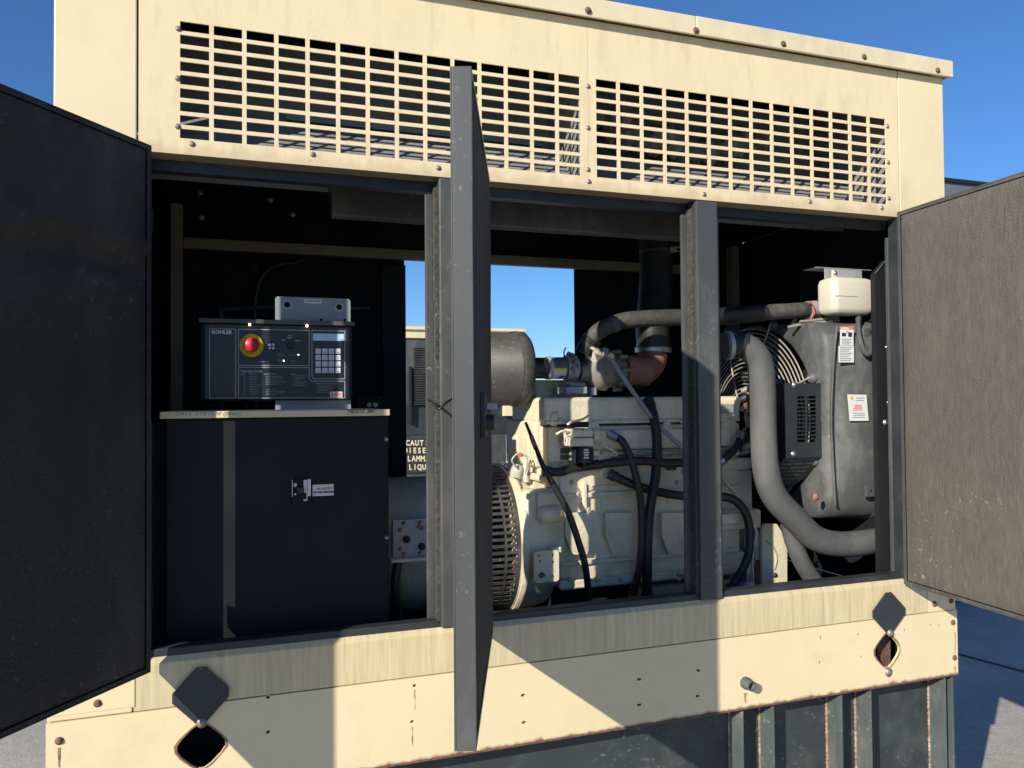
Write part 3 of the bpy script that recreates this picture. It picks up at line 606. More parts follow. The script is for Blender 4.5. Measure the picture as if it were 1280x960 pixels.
# ------------------------------------------------------------------ diesel engine
eng = thing('diesel_engine', 'cream painted diesel engine block filling the middle opening', 'engine', (1.3, .55, .95))
def part(name, m='engine', bevel=.004, parent=None, boxes=(), **k):
    mb = MB()
    for b in boxes: bx(mb, *b)
    return make(name, mb, m, parent or eng, bevel, **k)
make('flywheel_housing', MB().lathe((.8225, AY, AZ), (1,0,0), [(0,.258),(.012,.262),(.02,.262),(.025,.25),(.09,.245),(.13,.235)], 64), 'engine', eng, .003)
part('valve_cover', boxes=[(680,925,496,527,.33,.66)], bevel=.012)
part('valve_cover_rim', boxes=[(683,925,524.5,528.5,.325,.68)], bevel=.002)
part('cylinder_head', boxes=[(685,925,531,574,.342,.78)], bevel=.006)
part('intake_rail', boxes=[(722,915,536,561,.318,.345)], bevel=.008)
part('intake_rail', 'engine2', boxes=[(712,920,562,565.5,.322,.345),(712,920,569,572,.322,.345)], bevel=.001)
part('engine_block', boxes=[(700,925,574,728,.352,.80)], bevel=.008)
part('front_cover', boxes=[(684,702,574,610,.36,.6),(664,701,600,640,.40,.62)], bevel=.01)
part('end_casting', boxes=[(668,686,527,585,.40,.70),(660,672,545,572,.45,.66),(672,690,585,602,.40,.60)], bevel=.008)
part('bell_housing', boxes=[(655,708,612,712,.335,.60)], bevel=.022)
part('bell_housing_flange', boxes=[(672,700,616,634,.318,.337)], bevel=.006)
part('bell_housing_flange', boxes=[(650,700,716,735,.37,.6)], bevel=.012)
part('block_rib', boxes=[(702,925,612,618,.342,.353),(702,925,694,699,.338,.353),(702,925,722,728,.332,.353)], bevel=.003)
part('block_rib', boxes=[(700,706,618,722,.334,.353),(729,734,604,640,.336,.353)], bevel=.003)
cs = MB()
for cx_ in (722, 772, 842, 893):
    cs = MB()
    q = [at(cx_-18,640,.345), at(cx_+18,640,.345), at(cx_+18,668,.345), at(cx_+9,692,.345), at(cx_-9,692,.345), at(cx_-18,668,.345)]
    for i in q: i.y = .3525
    cs.prism(q, (0,-.026,0)); make('block_bulge', cs, 'engine', eng, .012)
part('oil_pan', 'engine2', boxes=[(792,925,729,775,.36,.7)], bevel=.012)
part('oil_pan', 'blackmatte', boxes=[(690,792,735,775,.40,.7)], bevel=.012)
part('pan_rail', boxes=[(700,925,717,727,.318,.331)], bevel=.004)
for px in (712, 745, 775, 808, 848, 880): bolt(eng, at(px, 724, .318), .006, m='engine2', h=.008)
for px, py, r_ in ((742,535,.020),(833,533,.017)):
    p = at(px, py, .318 if px > 740 else .318); make('core_plug', MB().lathe((p.x, .3182, p.z), (0,-1,0), [(0,r_),(.006,r_),(.007,r_*.85),(.0072,r_*.6),(.004,r_*.55)], 26), 'engine', eng)
p = at(755, 590, .352); hx = MB().lathe((p.x, .352, p.z), (0,-1,0), [(0,.034),(.006,.034),(.008,.031)], 30); hx.lathe((p.x, .344, p.z), (0,-1,0), [(0,.026),(.012,.026),(.014,.023)], 6); make('hex_plug', hx, 'engine', eng, .001)
p = at(857, 588, .352); make('hex_plug', MB().lathe((p.x, .352, p.z), (0,-1,0), [(0,.018),(.010,.018)], 6), 'engine', eng, .001)
for px, py in ((693,530),(703,553),(794,558),(849,717),(853,717)):
    bolt(eng, at(px, py, .338 if py < 560 else .318), .007, m='engine2', h=.008)
text('50', .028, tuple(at(729,642,.336)), 'engine', eng, 'cast_mark', depth=.002)
sm_ = MB(); a = at(673, 643, .325); b_ = at(700, 643, .325)
sm_.lathe((a.x-.006, .318, a.z), (1,0,0), [(0,.008),(.004,.020),(.012,.0275),(.075,.029),(.078,.022),(.09,.022)], 28); make('starter_nose', sm_, 'engine', eng)
bk = MB(); x0, x1 = at(667,700,.27).x, at(697.5,700,.27).x; z0, z1 = at(682,727,.27).z, at(682,688,.27).z
hl = [circle(at(px,py,.27).x, at(px,py,.27).z, .0045, 8) for px, py in ((672.5,694),(690,693),(690,702),(690,720),(674,701))]
def rrect(x0, x1, z0, z1, r, n=4):
    out = []
    for cx_, cz_, a_ in ((x1-r,z0+r,-90),(x1-r,z1-r,0),(x0+r,z1-r,90),(x0+r,z0+r,180)):
        for k in range(n+1): t = math.radians(a_+90*k/n); out.append((cx_+r*math.cos(t), cz_+r*math.sin(t)))
    return out
mbk = make('mount_bracket', bk.plate(rrect(x0, x1, z0, z1, .010), hl, .262, .274), 'engine', eng)
part('bracket_arm', boxes=[(676,692,690,724,.2745,.34),(690,702,684,692,.28,.34)], bevel=.003, parent=mbk)
pp = MB(); pp.plate(rdiamond(at(677,719,.262).x, at(677,719,.262).z, .014, .012), [], .2605, .2617); make('chipped_paint', pp, 'rustbolt', mbk)
# small castings, seams, fixings
part('cover_gasket', 'rubber', boxes=[(684,925,528.8,530.6,.338,.70)], bevel=0)
for px in (700, 738, 776, 815, 852): bolt(eng, at(px, 526.5, .325), .0055, m='engine', h=.007)
for px in (706, 726, 762, 800, 850): bolt(eng, at(px, 580, .352), .007, m='engine', h=.010)
for px in (715, 790, 846): bolt(eng, at(px, 603, .352), .006, m='engine2', h=.008)
for px, py in ((659,620),(659,700),(703,620),(703,705),(661,660)): bolt(eng, at(px, py, .335), .0065, m='engine', h=.008)
for px in (745, 768, 792, 818, 845): part('rail_boss', boxes=[(px-5,px+5,563,571,.308,.345)], bevel=.004)
part('side_cover', boxes=[(735,800,606,611.5,.345,.3525)], bevel=.002)
part('cast_web', boxes=[(748,751,618,640,.338,.353)], bevel=.002); part('cast_web', boxes=[(818,821,618,640,.338,.353)], bevel=.002); part('cast_web', boxes=[(866,869,618,640,.338,.353)], bevel=.002)
make('fuel_rail', MB().tube([at(752,566,.305), at(800,567,.302), at(850,566,.302), at(900,566,.305)], .0055, 8), 'engine2', eng)
make('bleed_line', MB().tube([at(744,552,.30), at(757,558,.295), at(770,567,.30), at(775,578,.33)], .004, 8), 'engine', eng)
make('lifting_eye', MB().tube([at(690,532,.335), at(690,520,.330), at(697,517,.330), at(699,527,.335)], .006, 8), 'engine', eng)
part('solenoid_body', 'rubber', boxes=[(836,846,581,588,.33,.352)], bevel=.003)
for k, px in enumerate((812, 832, 852)): make('oil_stain', MB().add([(at(px,y_,.3517).x+random.uniform(-.004,.004), .3515, at(px,y_,.3517).z) for y_ in (612,619,630)]+[(at(px+3,y_,.3517).x, .3515, at(px+3,y_,.3517).z) for y_ in (628,619,612)], [(0,1,2,3,4,5)]), 'engine2', eng)
# fuel filter
ff = part('fuel_filter', boxes=[(711,743,547.5,558,.262,.335)], bevel=.006)
part('filter_head', boxes=[(709,742,536,547,.27,.34)], bevel=.008, parent=ff)
part('filter_cap', 'black', boxes=[(714.5,736,527.5,534.5,.265,.31)], bevel=.003, parent=ff)
a = at(728, 559, .30); b_ = at(728, 577.5, .30)
cn = make('filter_canister', MB().cyl((a.x,.30,a.z), (a.x,.30,b_.z), .036, 32), 'panelface', ff)
pw = at(728,577,.264)
tx = MB()
for k in range(4): bx(tx, 730.5-.8*(k % 2), 735.5+.8*(k % 2), 561.5+3.2*k, 563.4+3.2*k, .2622, .2632)
make('filter_print', tx, 'silk', cn)
part('filter_drain', 'rubber', boxes=[(729,732.5,578,588,.295,.305)], bevel=.002, parent=ff)
lv = MB().tube([at(695,543,.26), at(703,539,.26), at(711,540,.27)], .004, 8); lv.tube([at(709,531,.27), at(714,528,.268), at(728,524,.28), at(736,519,.30)], .004, 8); lv.tube([at(709,548,.268), at(708.5,557,.268)], .004, 8)
make('filter_lever', lv, 'engine', ff)
make('filter_screw', MB().lathe(at(730.5,540,.27), (0,-1,0), [(0,.009),(.005,.009),(.0055,.006)], 16), 'engine', ff)
part('filter_boss', boxes=[(743,750,536,552,.29,.33)], bevel=.004, parent=ff)
part('filter_boss', boxes=[(748,764,562,580,.32,.345)], bevel=.004, parent=ff)
part('name_plate', 'dark', boxes=[(701,711.5,560,567,.337,.3415),(701,711.5,568.5,575,.337,.3415)], bevel=.001)
# sensor cluster above the guard
scn = thing('sensor_harness', 'clear and red-tipped sensor plug with wires above the slotted guard', 'sensor wiring', at(650, 590, .42))
a = at(645,592,.42)
make('plug', MB().lathe((a.x,.42,a.z-.01), (.2,-.2,1), [(0,.022),(.02,.024),(.035,.020),(.04,.012)], 18), 'clearplastic', scn)
make('plug', MB().cyl(at(658,603,.40), at(658,579,.41), .013, 14), 'clearplastic', scn)
make('plug', MB().cyl(at(664,595,.40), at(684,600,.37), .012, 14), 'engine', scn)
make('red_tip', MB().lathe(at(651,571,.41), (.1,0,1), [(0,.006),(.006,.007),(.010,.004)], 14), 'red', scn)
make('plug', MB().lathe(at(637,585,.43), (-.4,0,.2), [(0,.012),(.012,.013),(.02,.008)], 14), 'rubber', scn)
ww = MB().tube([at(646,585,.39), at(640,575,.38), at(650,566,.38), at(659,575,.38), at(656,592,.38)], .003, 6); make('loop_wire', ww, 'clearplastic', scn)
# turbocharger and exhaust
part('intake_casting', 'engine', boxes=[(669,742,475,497,.53,.66)], bevel=.006)
tur = thing('turbocharger', 'cast turbocharger with bolted compressor cover between intake hose and exhaust elbow', 'turbocharger', at(745, 480, .45))
c = at(748, 463, .45)
make('compressor_housing', MB().lathe((c.x-.075, .45, c.z), (1,0,0), [(0,.036),(.03,.038),(.035,.052),(.055,.068),(.095,.072),(.10,.064),(.135,.058),(.138,.042),(.17,.042)], 40), 'castiron', tur)
vol = MB(); vol.tube([(c.x+.02+.006*math.cos(t), .45+.056*math.cos(t), c.z+.056*math.sin(t)) for t in [k*.45-1.2 for k in range(12)]], lambda t: .018+.012*t, 14); make('volute', vol, 'castiron', tur)
for k in range(8):
    t = k*math.pi/4; make('housing_bolt', MB().lathe((c.x+.058, .45+.066*math.cos(t), c.z+.066*math.sin(t)), (1,0,0), [(0,.008),(.03,.008),(.032,.005)], 8), 'castiron', tur)
make('outlet_neck', MB().cyl((c.x-.01,.42,c.z+.03), at(735,433,.41), .026, 20), 'engine', tur)
make('centre_casting', MB().lathe((c.x+.10, .45, c.z), (1,0,0), [(0,.05),(.02,.055),(.06,.05),(.09,.056),(.10,.04)], 28), 'rust', tur)
bs = MB(); bx(bs, 708, 734, 483.5, 492, .38, .5); bx(bs, 713, 732, 479, 483, .40, .47); bx(bs, 739, 746, 484, 494, .42, .46); make('turbo_pedestal', bs, 'grey', tur, .002)
exh = thing('exhaust_pipe', 'rusty exhaust elbow rising through a bright flange into a dark vertical pipe', 'exhaust pipe', at(816, 470, .5))
make('elbow', MB().tube([at(762,455,.47), at(780,466,.49), at(800,466,.5), at(813,455,.5), at(816.5,441,.5)], .052, 24), 'rust', exh)
make('elbow_clamp', MB().tube([at(786,466,.49), at(795,466.5,.495)], .058, 28), 'darker', exh)
fc = at(816.5, 437, .5); make('flange', MB().lathe((fc.x,.5,fc.z-.012), (0,0,1), [(0,.062),(.002,.067),(.020,.067),(.022,.062)], 36), 'steel', exh, .002)
pt = at(820, 300, .58); make('riser', MB().tube([(fc.x,.5,fc.z+.011), (fc.x,.5,fc.z+.10), (fc.x+.04,.55,2.05), (pt.x,.58,2.20), (pt.x,.58,2.383)], .062, 30), 'rubber', exh)
cl = at(826, 311, .52); make('band_clamp', MB().lathe((pt.x,.575,cl.z-.006), (0,0,1), [(0,.0665),(.010,.0665)], 30), 'dusty2', exh)
part('band_screw', 'bolt', parent=exh, boxes=[(838,846,308,315,.50,.53),(846,856,308,310,.50,.505),(846,856,313,315,.50,.505)], bevel=.001)
# intake
ik = thing('intake_duct', 'black rubber intake duct with clamps and yellow warning sticker, right of the air cleaner', 'intake duct', at(690, 470, .45))
def axx(px0, px1, r, m, name, y=.45, py=460, n=30, prof=None):
    a = at(px0, py, y); b_ = at(px1, py, y); ln = b_.x-a.x
    return make(name, MB().lathe((a.x, y, a.z), (1,0,0), prof or [(0,r-.001),(.002,r),(ln-.002,r),(ln,r-.001)], n), m, ik)
axx(655, 687, .036, 'rubber', 'duct'); axx(683, 688, .040, 'alu', 'clamp'); axx(688, 710, .0375, 'dusty', 'duct'); axx(706, 719, .044, 'alu', 'clamp'); axx(718, 730, .035, 'rubber', 'duct')
cl = MB()
for k in range(14):
    t = k/14*2.6-.3; p = at(712, 460, .45); cl.lathe((p.x+random.uniform(-.01,.01), .45-.045*math.cos(t), p.z+.045*math.sin(t)), (random.uniform(-1,1),-math.cos(t),math.sin(t)), [(0,.006),(.006,.008),(.012,.003)], 7)
p = at(706, 447, .45); cl.tube([p, p+Vector((-.003,0,.02)), p+Vector((.005,0,.035))], .0025, 6)
make('frayed_band', cl, 'duct', ik)
p = at(700, 468, .41); a_ = MB()
rr0 = .0380
for nm, z0_, z1_, mm in (('sticker',-.030,.006,'white'),('sticker_stripe',-.001,.0065,'yellow')):
    sm2 = MB(); vs = []; n_ = 8; px0, px1 = at(693,468,.41).x, at(709,468,.41).x; zc_ = at(700,460,.45).z
    for k in range(n_+1):
        th0 = math.asin(max(-1, min(1, (z0_-.008)/rr0))); th1 = math.asin(max(-1, min(1, (z1_-.008)/rr0))); t = th0+(th1-th0)*k/n_
        q = rr0+(.0004 if nm == 'sticker' else .0009)
        vs += [(px0, .45-q*math.cos(t), zc_+q*math.sin(t)), (px1, .45-q*math.cos(t), zc_+q*math.sin(t))]
    sm2.add(vs, [(2*k, 2*k+1, 2*k+3, 2*k+2) for k in range(n_)], True); make(nm, sm2, mm, ik)
bs = MB(); p = at(701, 470, .41); bs.add([(p.x-.015,.4105,p.z-.012),(p.x+.012,.4105,p.z-.004),(p.x+.017,.4105,p.z+.002),(p.x-.004,.4105,p.z-.001)], [(0,1,2,3)]); make('sticker_mark', bs, 'ink', ik)
ac = thing('air_cleaner', 'large dusty grey drum air cleaner behind the middle door', 'air cleaner', (.75, .5, 1.63))
AZ2 = 1.757
make('drum', MB().lathe((.60,.50,AZ2), (1,0,0), [(0,.10),(.01,.122),(.245,.124),(.248,.128),(.252,.128)], 56), 'drum', ac)
make('end_cap', MB().lathe((.8525,.50,AZ2), (1,0,0), [(0,.1265),(.004,.130),(.034,.128),(.044,.118),(.050,.10),(.052,.04)], 56), 'dusty2', ac)
make('support_leg', MB().box(.62,.65,.40,.6,1.4,AZ2-.115), 'dark', ac)
# rocker side: pipes, hoses
def hose(pts, r, m, label, cat='hose', name='hose', n=12, clamps=(), group=None):
    o = solo(name, MB().tube([at(*p) for p in pts], r, n), m, label, cat)
    o['group'] = group or ('hoses and cables on the engine' if cat in ('hose','coolant hose','cable') else 'small tubes on the engine')
    if cat == 'hose':
        P_ = [at(*p) for p in pts]
        for q0, q1 in ((P_[0], P_[1]), (P_[-1], P_[-2])):
            dd = (q1-q0).normalized(); make('end_fitting', MB().cyl(q0-dd*.012, q0+dd*.016, r*1.22, 12), 'steel' if r < .0135 else 'darker', o)
    for (pa, pb, rr, mm) in clamps: make('clamp', MB().tube([at(*pa), at(*pb)], rr, n+8), mm, o)
    return o
hose([(729,442,.42),(736,428,.41),(750,413,.39),(775,402,.36),(810,398,.33),(860,396.5,.31),(905,395,.30),(950,391,.30),(985,389,.30),(1026,386,.31)], .0285, 'dusty2', 'dusty black upper coolant hose arching from the turbocharger to under the white bottle', 'coolant hose', 'coolant_hose', 24,
     clamps=[((730,441,.42),(734,434,.415),.033,'rubber'),((738,427,.41),(742,422,.40),.033,'rubber'),((765,406,.37),(772,403.5,.363),.0295,'dusty'),((1009,388,.305),(1019,387,.305),.033,'alu')])
o = hose([(880,396,.295),(905,395,.295),(930,393,.295),(955,391,.295)], .0305, 'rubber', 'glossy black sleeve on the upper coolant pipe right of the centre post', 'sleeve', 'sleeve_and_shade', 24)
hose([(1012,377,.27),(1017,383,.268),(1018.5,391,.268),(1014,399,.27)], .0025, 'red', 'thin red cable tie round the upper coolant hose', 'cable tie', 'cable_tie', 6)
bigh = hose([(905,432,.19),(922,431,.18),(938,437,.165),(950,455,.155),(953,490,.15),(954,540,.15),(957,585,.15),(968,620,.15),(995,650,.15),(1018,672,.15),(1045,680,.15),(1075,679,.15),(1096,676,.15)], .0435, 'dusty', 'thick grey lower coolant hose bending down and right to the radiator', 'coolant hose', 'coolant_hose', 28,
     clamps=[((908,432,.19),(913,431.7,.187),.0475,'alu')])
hose([(912,432,.186),(922,431,.181),(932,433.2,.172)], .0448, 'rubber', 'black rubber sleeve joining the grey elbow behind the centre post', 'sleeve', 'sleeve_and_shade', 28)  # shaded end of the elbow, put in as a black tube
hose([(986,655,.22),(993,680,.22),(1005,707,.22),(1024,735,.22)], .030, 'dusty', 'short grey pipe angling down behind the thick lower hose', 'pipe', 'drain_pipe', 22)
hose([(767,545,.30),(778,552,.28),(789,575,.27),(800,620,.26),(802,670,.26),(799,710,.27),(790,748,.30)], .0125, 'rubber', 'black hose dropping from the silver fitting, the left one of the crossing pair', 'hose', clamps=[((761,542,.31),(768,545.5,.30),.0155,'steel')])
hose([(811,503,.32),(817,520,.29),(821,550,.28),(820,590,.27),(812,640,.26),(809,690,.26),(809,748,.29)], .0165, 'rubber', 'thicker black hose running straight down beside the valve cover', 'hose')
hose([(682,589,.33),(700,590,.32),(715,586,.33),(735,583,.335),(760,579,.31),(800,576,.26),(830,579,.27),(862,578,.27)], .0145, 'rubber', 'horizontal black hose crossing the engine under the fuel filter', 'hose')
hose([(765,594,.31),(785,603,.29),(815,613,.28),(840,618,.27),(870,621,.27),(910,622,.25),(928,635,.24),(936,655,.24),(937,685,.24),(929,710,.25),(912,738,.26)], .0150, 'rubber', 'black hose sloping right under the hex plug and looping down beyond the post', 'hose', clamps=[((763,593,.315),(768,596,.305),.0175,'darker')])
hose([(657,528,.33),(668,555,.30),(680,585,.27),(694,610,.26),(710,640,.25),(724,680,.25),(732,710,.25),(736,748,.29)], lambda t: .0045+.0065*min(1, t*2.2), 'rubber', 'thin black cable hanging diagonally down to the pan from the end casting', 'cable', 'cable', 10, clamps=[((664,545,.31),(670,561,.295),.0075,'rust')])
hose([(755,436,.36),(765,450,.33),(790,488,.30),(815,522,.285),(840,548,.28),(872,574,.28)], .0075, 'grey', 'grey metal dipstick tube running diagonally over the engine', 'dipstick tube', 'dipstick_tube', 12, clamps=[((762,443,.34),(765,449,.335),.012,'cream')])
hose([(713,548,.27),(707,545,.27),(752,540,.28),(753,552,.28),(747,562,.30)], .003, 'engine', 'thin cream fuel line looping beside the fuel filter', 'fuel line', 'fuel_line', 8)
# right end of the engine
part('thermostat_housing', boxes=[(898,925,500,523,.32,.42),(895,921,523,560,.34,.5)], bevel=.006)
bb = MB(); bx(bb, 902, 918.5, 505, 517, .315, .3195); make('housing_window', bb, 'alu', eng, .001)
p = at(909, 535, .34); make('round_boss', MB().lathe((p.x,.34,p.z), (0,-1,0), [(0,.036),(.015,.034),(.018,.028),(.019,.01)], 30), 'engine', eng)
part('gear_case', 'engine', boxes=[(895,941,588,640,.36,.6),(895,940,573,588,.34,.5)], bevel=.008)
part('gear_case_foot', 'engine', boxes=[(900,952,638,662,.30,.5),(898,930,642,656,.28,.33)], bevel=.008)
part('gear_case_foot', 'engine2', boxes=[(905,955,662,735,.44,.6)], bevel=.006)
part('lower_bracket', 'engine', boxes=[(905,945,690,708,.36,.40),(945,955,664,700,.33,.40)], bevel=.003)
q = [at(956,655,.30), at(971,655,.30), at(984,676,.30), at(984,736,.30), at(953,736,.30), at(953,660,.30)]
for i in q: i.y = .30
lbk = make('support_bracket', MB().prism(q, (0,.012,0)), 'engine', eng, .002)
make('bracket_curve', MB().tube([at(957,676,.298), at(966,683,.298), at(971,697,.298), at(968,712,.298)], .003, 6), 'engine2', lbk)
bolt(lbk, at(969, 719, .30), .006, m='rubber')
bs = MB(); rs = random.Random(5)
for k in range(7):
    bx(bs, 972, 987, 664+5*k, 666.6+5*k, .36, .365)
make('belt_guard_grid', bs, 'wire', eng)
sol = thing('fuel_solenoid', 'bright metal rod with cream wires standing at the foot of the engine', 'solenoid', at(937, 735, .24))
make('rod', MB().tube([at(936,658,.25), at(936,690,.25), at(934,730,.25)], .014, 16), 'steel', sol)
make('collar', MB().tube([at(935,686,.25), at(935,690,.25)], .017, 16), 'darker', sol)
make('base_cup', MB().lathe(at(935,738,.25), (0,0,1), [(0,.034),(.010,.03),(.03,.016),(.034,.010)], 20), 'alu', sol)
ww = MB().tube([at(938,655,.24), at(944,660,.235), at(946,668,.235), at(943,680,.235), at(941,700,.235), at(942,728,.24)], .0022, 6); ww.tube([at(937,657,.24), at(940,665,.235), at(941,675,.235), at(942,688,.235)], .002, 6); make('wire', ww, 'white', sol)
ww = MB().tube([at(906,600,.33), at(912,608,.32), at(921,617,.32), at(922,622,.33)], .006, 8); make('fitting_line', ww, 'engine', eng)
hose([(926,545,.30),(922,556,.29),(914,566,.29),(900,578,.30)], .013, 'rubber', 'black hose curling below the thermostat housing', 'hose')
for px, py, r_, c_ in ((925,500,.016,'darker'),(931,508,.02,'rustbolt'),(927,489,.012,'wire'),(936,520,.018,'darker'),(930,560,.014,'engine'),(925,568,.010,'engine')):
    make('small_fitting', MB().lathe(at(px, py, .42), (.5,-.6,.3), [(0,r_*.7),(.02,r_),(.035,r_*.6)], 10), c_, eng)

# ------------------------------------------------------------------ radiator, fan, shroud
rad = thing('radiator', 'radiator with dusty grey plastic fan shroud at the right end of the engine', 'radiator', (2.0, .55, .95))
RX, RYC, RZC, RR = 1.865, .545, 1.575, .345
# shroud: faceted near side and face with a round opening, built as loft
sh = MB(); NS = 72
def shell(t, kx):   # rounded rectangle in the y-z plane
    c_, s_ = math.cos(t), math.sin(t); p_ = 9
    q = (abs(c_)**p_+abs(s_)**p_)**(-1/p_)
    ky, kz = kx
    return c_*q*ky, s_*q*kz
secs = []
for (x, ky, kz, zc_, mode) in ((RX+.012, RR, RR, RZC, 0), (RX, RR+.004, RR+.004, RZC, 0), (RX-.004, RR+.012, RR+.012, RZC, 0), (RX-.004, .385, .346, RZC, 1), (RX+.012, .412, .350, RZC-.003, 1), (RX+.09, .425, .350, RZC-.004, 1), (RX+.19, .430, .352, RZC-.004, 1), (RX+.205, .436, .360, RZC-.004, 1)):
    ring = []
    for k in range(NS):
        t = 2*math.pi*k/NS
        if mode == 0: y_, z_ = ky*math.cos(t), kz*math.sin(t)
        else: y_, z_ = shell(t, (ky, kz))
        # keep inside of the opening never outside the shell
        ring.append((x, RYC-y_, zc_+z_))
    secs.append(ring)
sh.rings(secs, closed_ends=False)
shr = make('fan_shroud', sh, 'shroud', rad)
sh2 = MB()   # back faces seen through the opening
core = MB(); core.box(2.075, 2.11, .14, .96, 1.13, 1.95); make('radiator_core', core, 'blackmatte', rad)
for pts_ in ([(1047,408,.119),(1043,450,.119),(1040,520,.118),(1042,580,.118),(1045,632,.119)],):
    make('shroud_rib', MB().tube([at(*p)+Vector((0,.003,0)) for p in pts_], .0045, 8), 'shroud', shr)
# fan guard: concentric wire rings
fg = thing('fan_guard', 'wire fan guard of concentric rings in front of the radiator fan', 'fan guard', (RX, RYC, 1.3))
for i in range(18):
    r_ = .345-.0165*i
    if r_ < .05: break
    ring = MB(); mk = 64; pts_ = [(RX-.022-.03*(1-r_/.345), RYC+r_*math.cos(2*math.pi*k/mk), RZC+r_*math.sin(2*math.pi*k/mk)) for k in range(mk+1)]
    ring.tube(pts_, .0030, 6, 1); make('guard_ring', ring, 'wire', fg)
for k in range(8):
    t = math.pi/8+k*math.pi/4; sp = MB().tube([(RX-.055,RYC+.05*math.cos(t),RZC+.05*math.sin(t)), (RX-.030,RYC+.35*math.cos(t),RZC+.35*math.sin(t)), (RX-.016,RYC+.375*math.cos(t),RZC+.375*math.sin(t))], .0042, 6); s_ = make('guard_spoke', sp, 'wire', fg)
    make('guard_bolt', MB().lathe((RX-.006,RYC+.375*math.cos(t),RZC+.375*math.sin(t)), (-1,0,0), [(0,.020),(.012,.020),(.018,.012)], 14), 'shroud', s_)
fan = thing('radiator_fan', 'black radiator fan behind the wire guard', 'fan', (RX+.05, RYC, RZC))
make('hub', MB().lathe((RX+.0,RYC,RZC), (1,0,0), [(0,.06),(.01,.08),(.08,.08)], 24), 'blackmatte', fan)
for k in range(8):
    t = k*math.pi/4+.2; c_, s_ = math.cos(t), math.sin(t)
    make('blade', MB().obox((RX+.02,RYC+.07*c_,RZC+.07*s_), (.05,-.05*s_,.05*c_), (0,.25*c_,.25*s_), (.004,0,0)), 'darker', fan, .001)
# belt guard box with slotted cover
YG = .165
bgx = thing('belt_guard', 'black slotted sheet metal belt guard in front of the fan shroud', 'belt guard', at(1010, 620, YG))
x0, x1 = at(983,520,YG).x, at(1040,520,YG).x; z1 = at(1010,479,YG).z; z0 = at(1010,572,YG).z
holes2 = []
for k in range(12):
    for (pa, pb) in ((996.5,1007),(1009,1020.5)):
        pa_, pb_ = at(pa, 495+4.95*k, YG), at(pb, 498.3+4.95*k, YG); holes2.append([(pa_.x,pb_.z),(pb_.x,pb_.z),(pb_.x,pa_.z),(pa_.x,pa_.z)])
gp = make('slotted_cover', MB().plate([(x0,z0),(x1,z0),(x1,z1),(x0,z1)], holes2, YG, YG+.004), 'darker', bgx)
make('guard_box', MB().box(x0, x0+.004, YG+.0045, YG+.12, z0, z1).box(x1-.004, x1, YG+.0045, YG+.12, z0, z1).box(x0+.0045, x1-.0045, YG+.0045, YG+.12, z1-.004, z1).box(x0+.0045, x1-.0045, YG+.11, YG+.12, z0, z1-.0045), 'black', bgx)
for px, py in ((993,481),(1031,481),(992,567.5),(1031.5,565.5),(1029.5,523.5)): bolt(bgx, at(px, py, YG), .007, m='steel', h=.005, name='screw')
lw = MB(); yb_ = YG+.13
A = [Vector((x0,YG+.002,z0-.001)), Vector((x1,YG+.002,z0-.001)), Vector((x0-.02+.06,yb_,z0-.135)), Vector((x0-.06,yb_,z0-.135))]
A = [Vector((x0-.012,YG+.002,z0-.001)), Vector((x1,YG+.002,z0-.001)), Vector((x0+.085,yb_,z0-.135)), Vector((x0-.03,yb_,z0-.135))]
lw.prism(A, (0,.004,.002)); lo = make('lower_cover', lw, 'darker', bgx)
sl_ = MB(); nrm_ = (A[1]-A[0]).cross(A[3]-A[0]).normalized(); nrm_ = -nrm_ if nrm_.y > 0 else nrm_
for r_ in range(6):
    for c_ in range(3):
        u0, u1 = .06+.25*c_, .06+.25*c_+.22; v0 = .12+.105*r_; v1 = v0+.055
        P = lambda u, v: (A[0]*(1-u)+A[1]*u)*(1-v)+(A[3]*(1-u)+A[2]*u)*v+nrm_*.0012
        sl_.add([P(u0,v0),P(u1,v0),P(u1,v1),P(u0,v1)], [(0,3,2,1)])
make('slot', sl_, 'dusty', lo)
# radiator side baffle
q = [at(1097,722,.075), at(1094,344,.075), at(1113,319,.075), at(1122,319,.075), at(1124,722,.075)]
q = [Vector((2.017,.075,1.052)), Vector((2.017,.075,2.07)), Vector((2.066,.075,2.12)), Vector((2.11,.075,2.12)), Vector((2.11,.075,1.052))]
rp_ = make('side_baffle', MB().prism(q, (0,.02,0)), 'black', rad, .001)
for px, py in ((1108,434),(1110,503),(1112,573),(1114,642)): bolt(rp_, (at(px,py,.075).x, .075, at(px,py,.075).z), .0035, m='steel', name='rivet')
bolt(rp_, at(1107, 528, .075), .008, m='steel')
make('baffle_edge', MB().tube([Vector((2.017,.073,2.072)), Vector((2.066,.073,2.122))], .0022, 6), 'steel', rp_)
# bracket tab on the shroud and bolts
tb = MB(); bx(tb, 1083, 1097, 606, 621, .095, .108); t_ = make('shroud_tab', tb, 'shroud', rad, .002)
make('tab_hole', MB().lathe(at(1089, 613, .0945), (0,-1,0), [(0,.004),(.0006,.004)], 10), 'black', t_)
bolt(rad, at(1020, 621, .118), .009, m='rust')
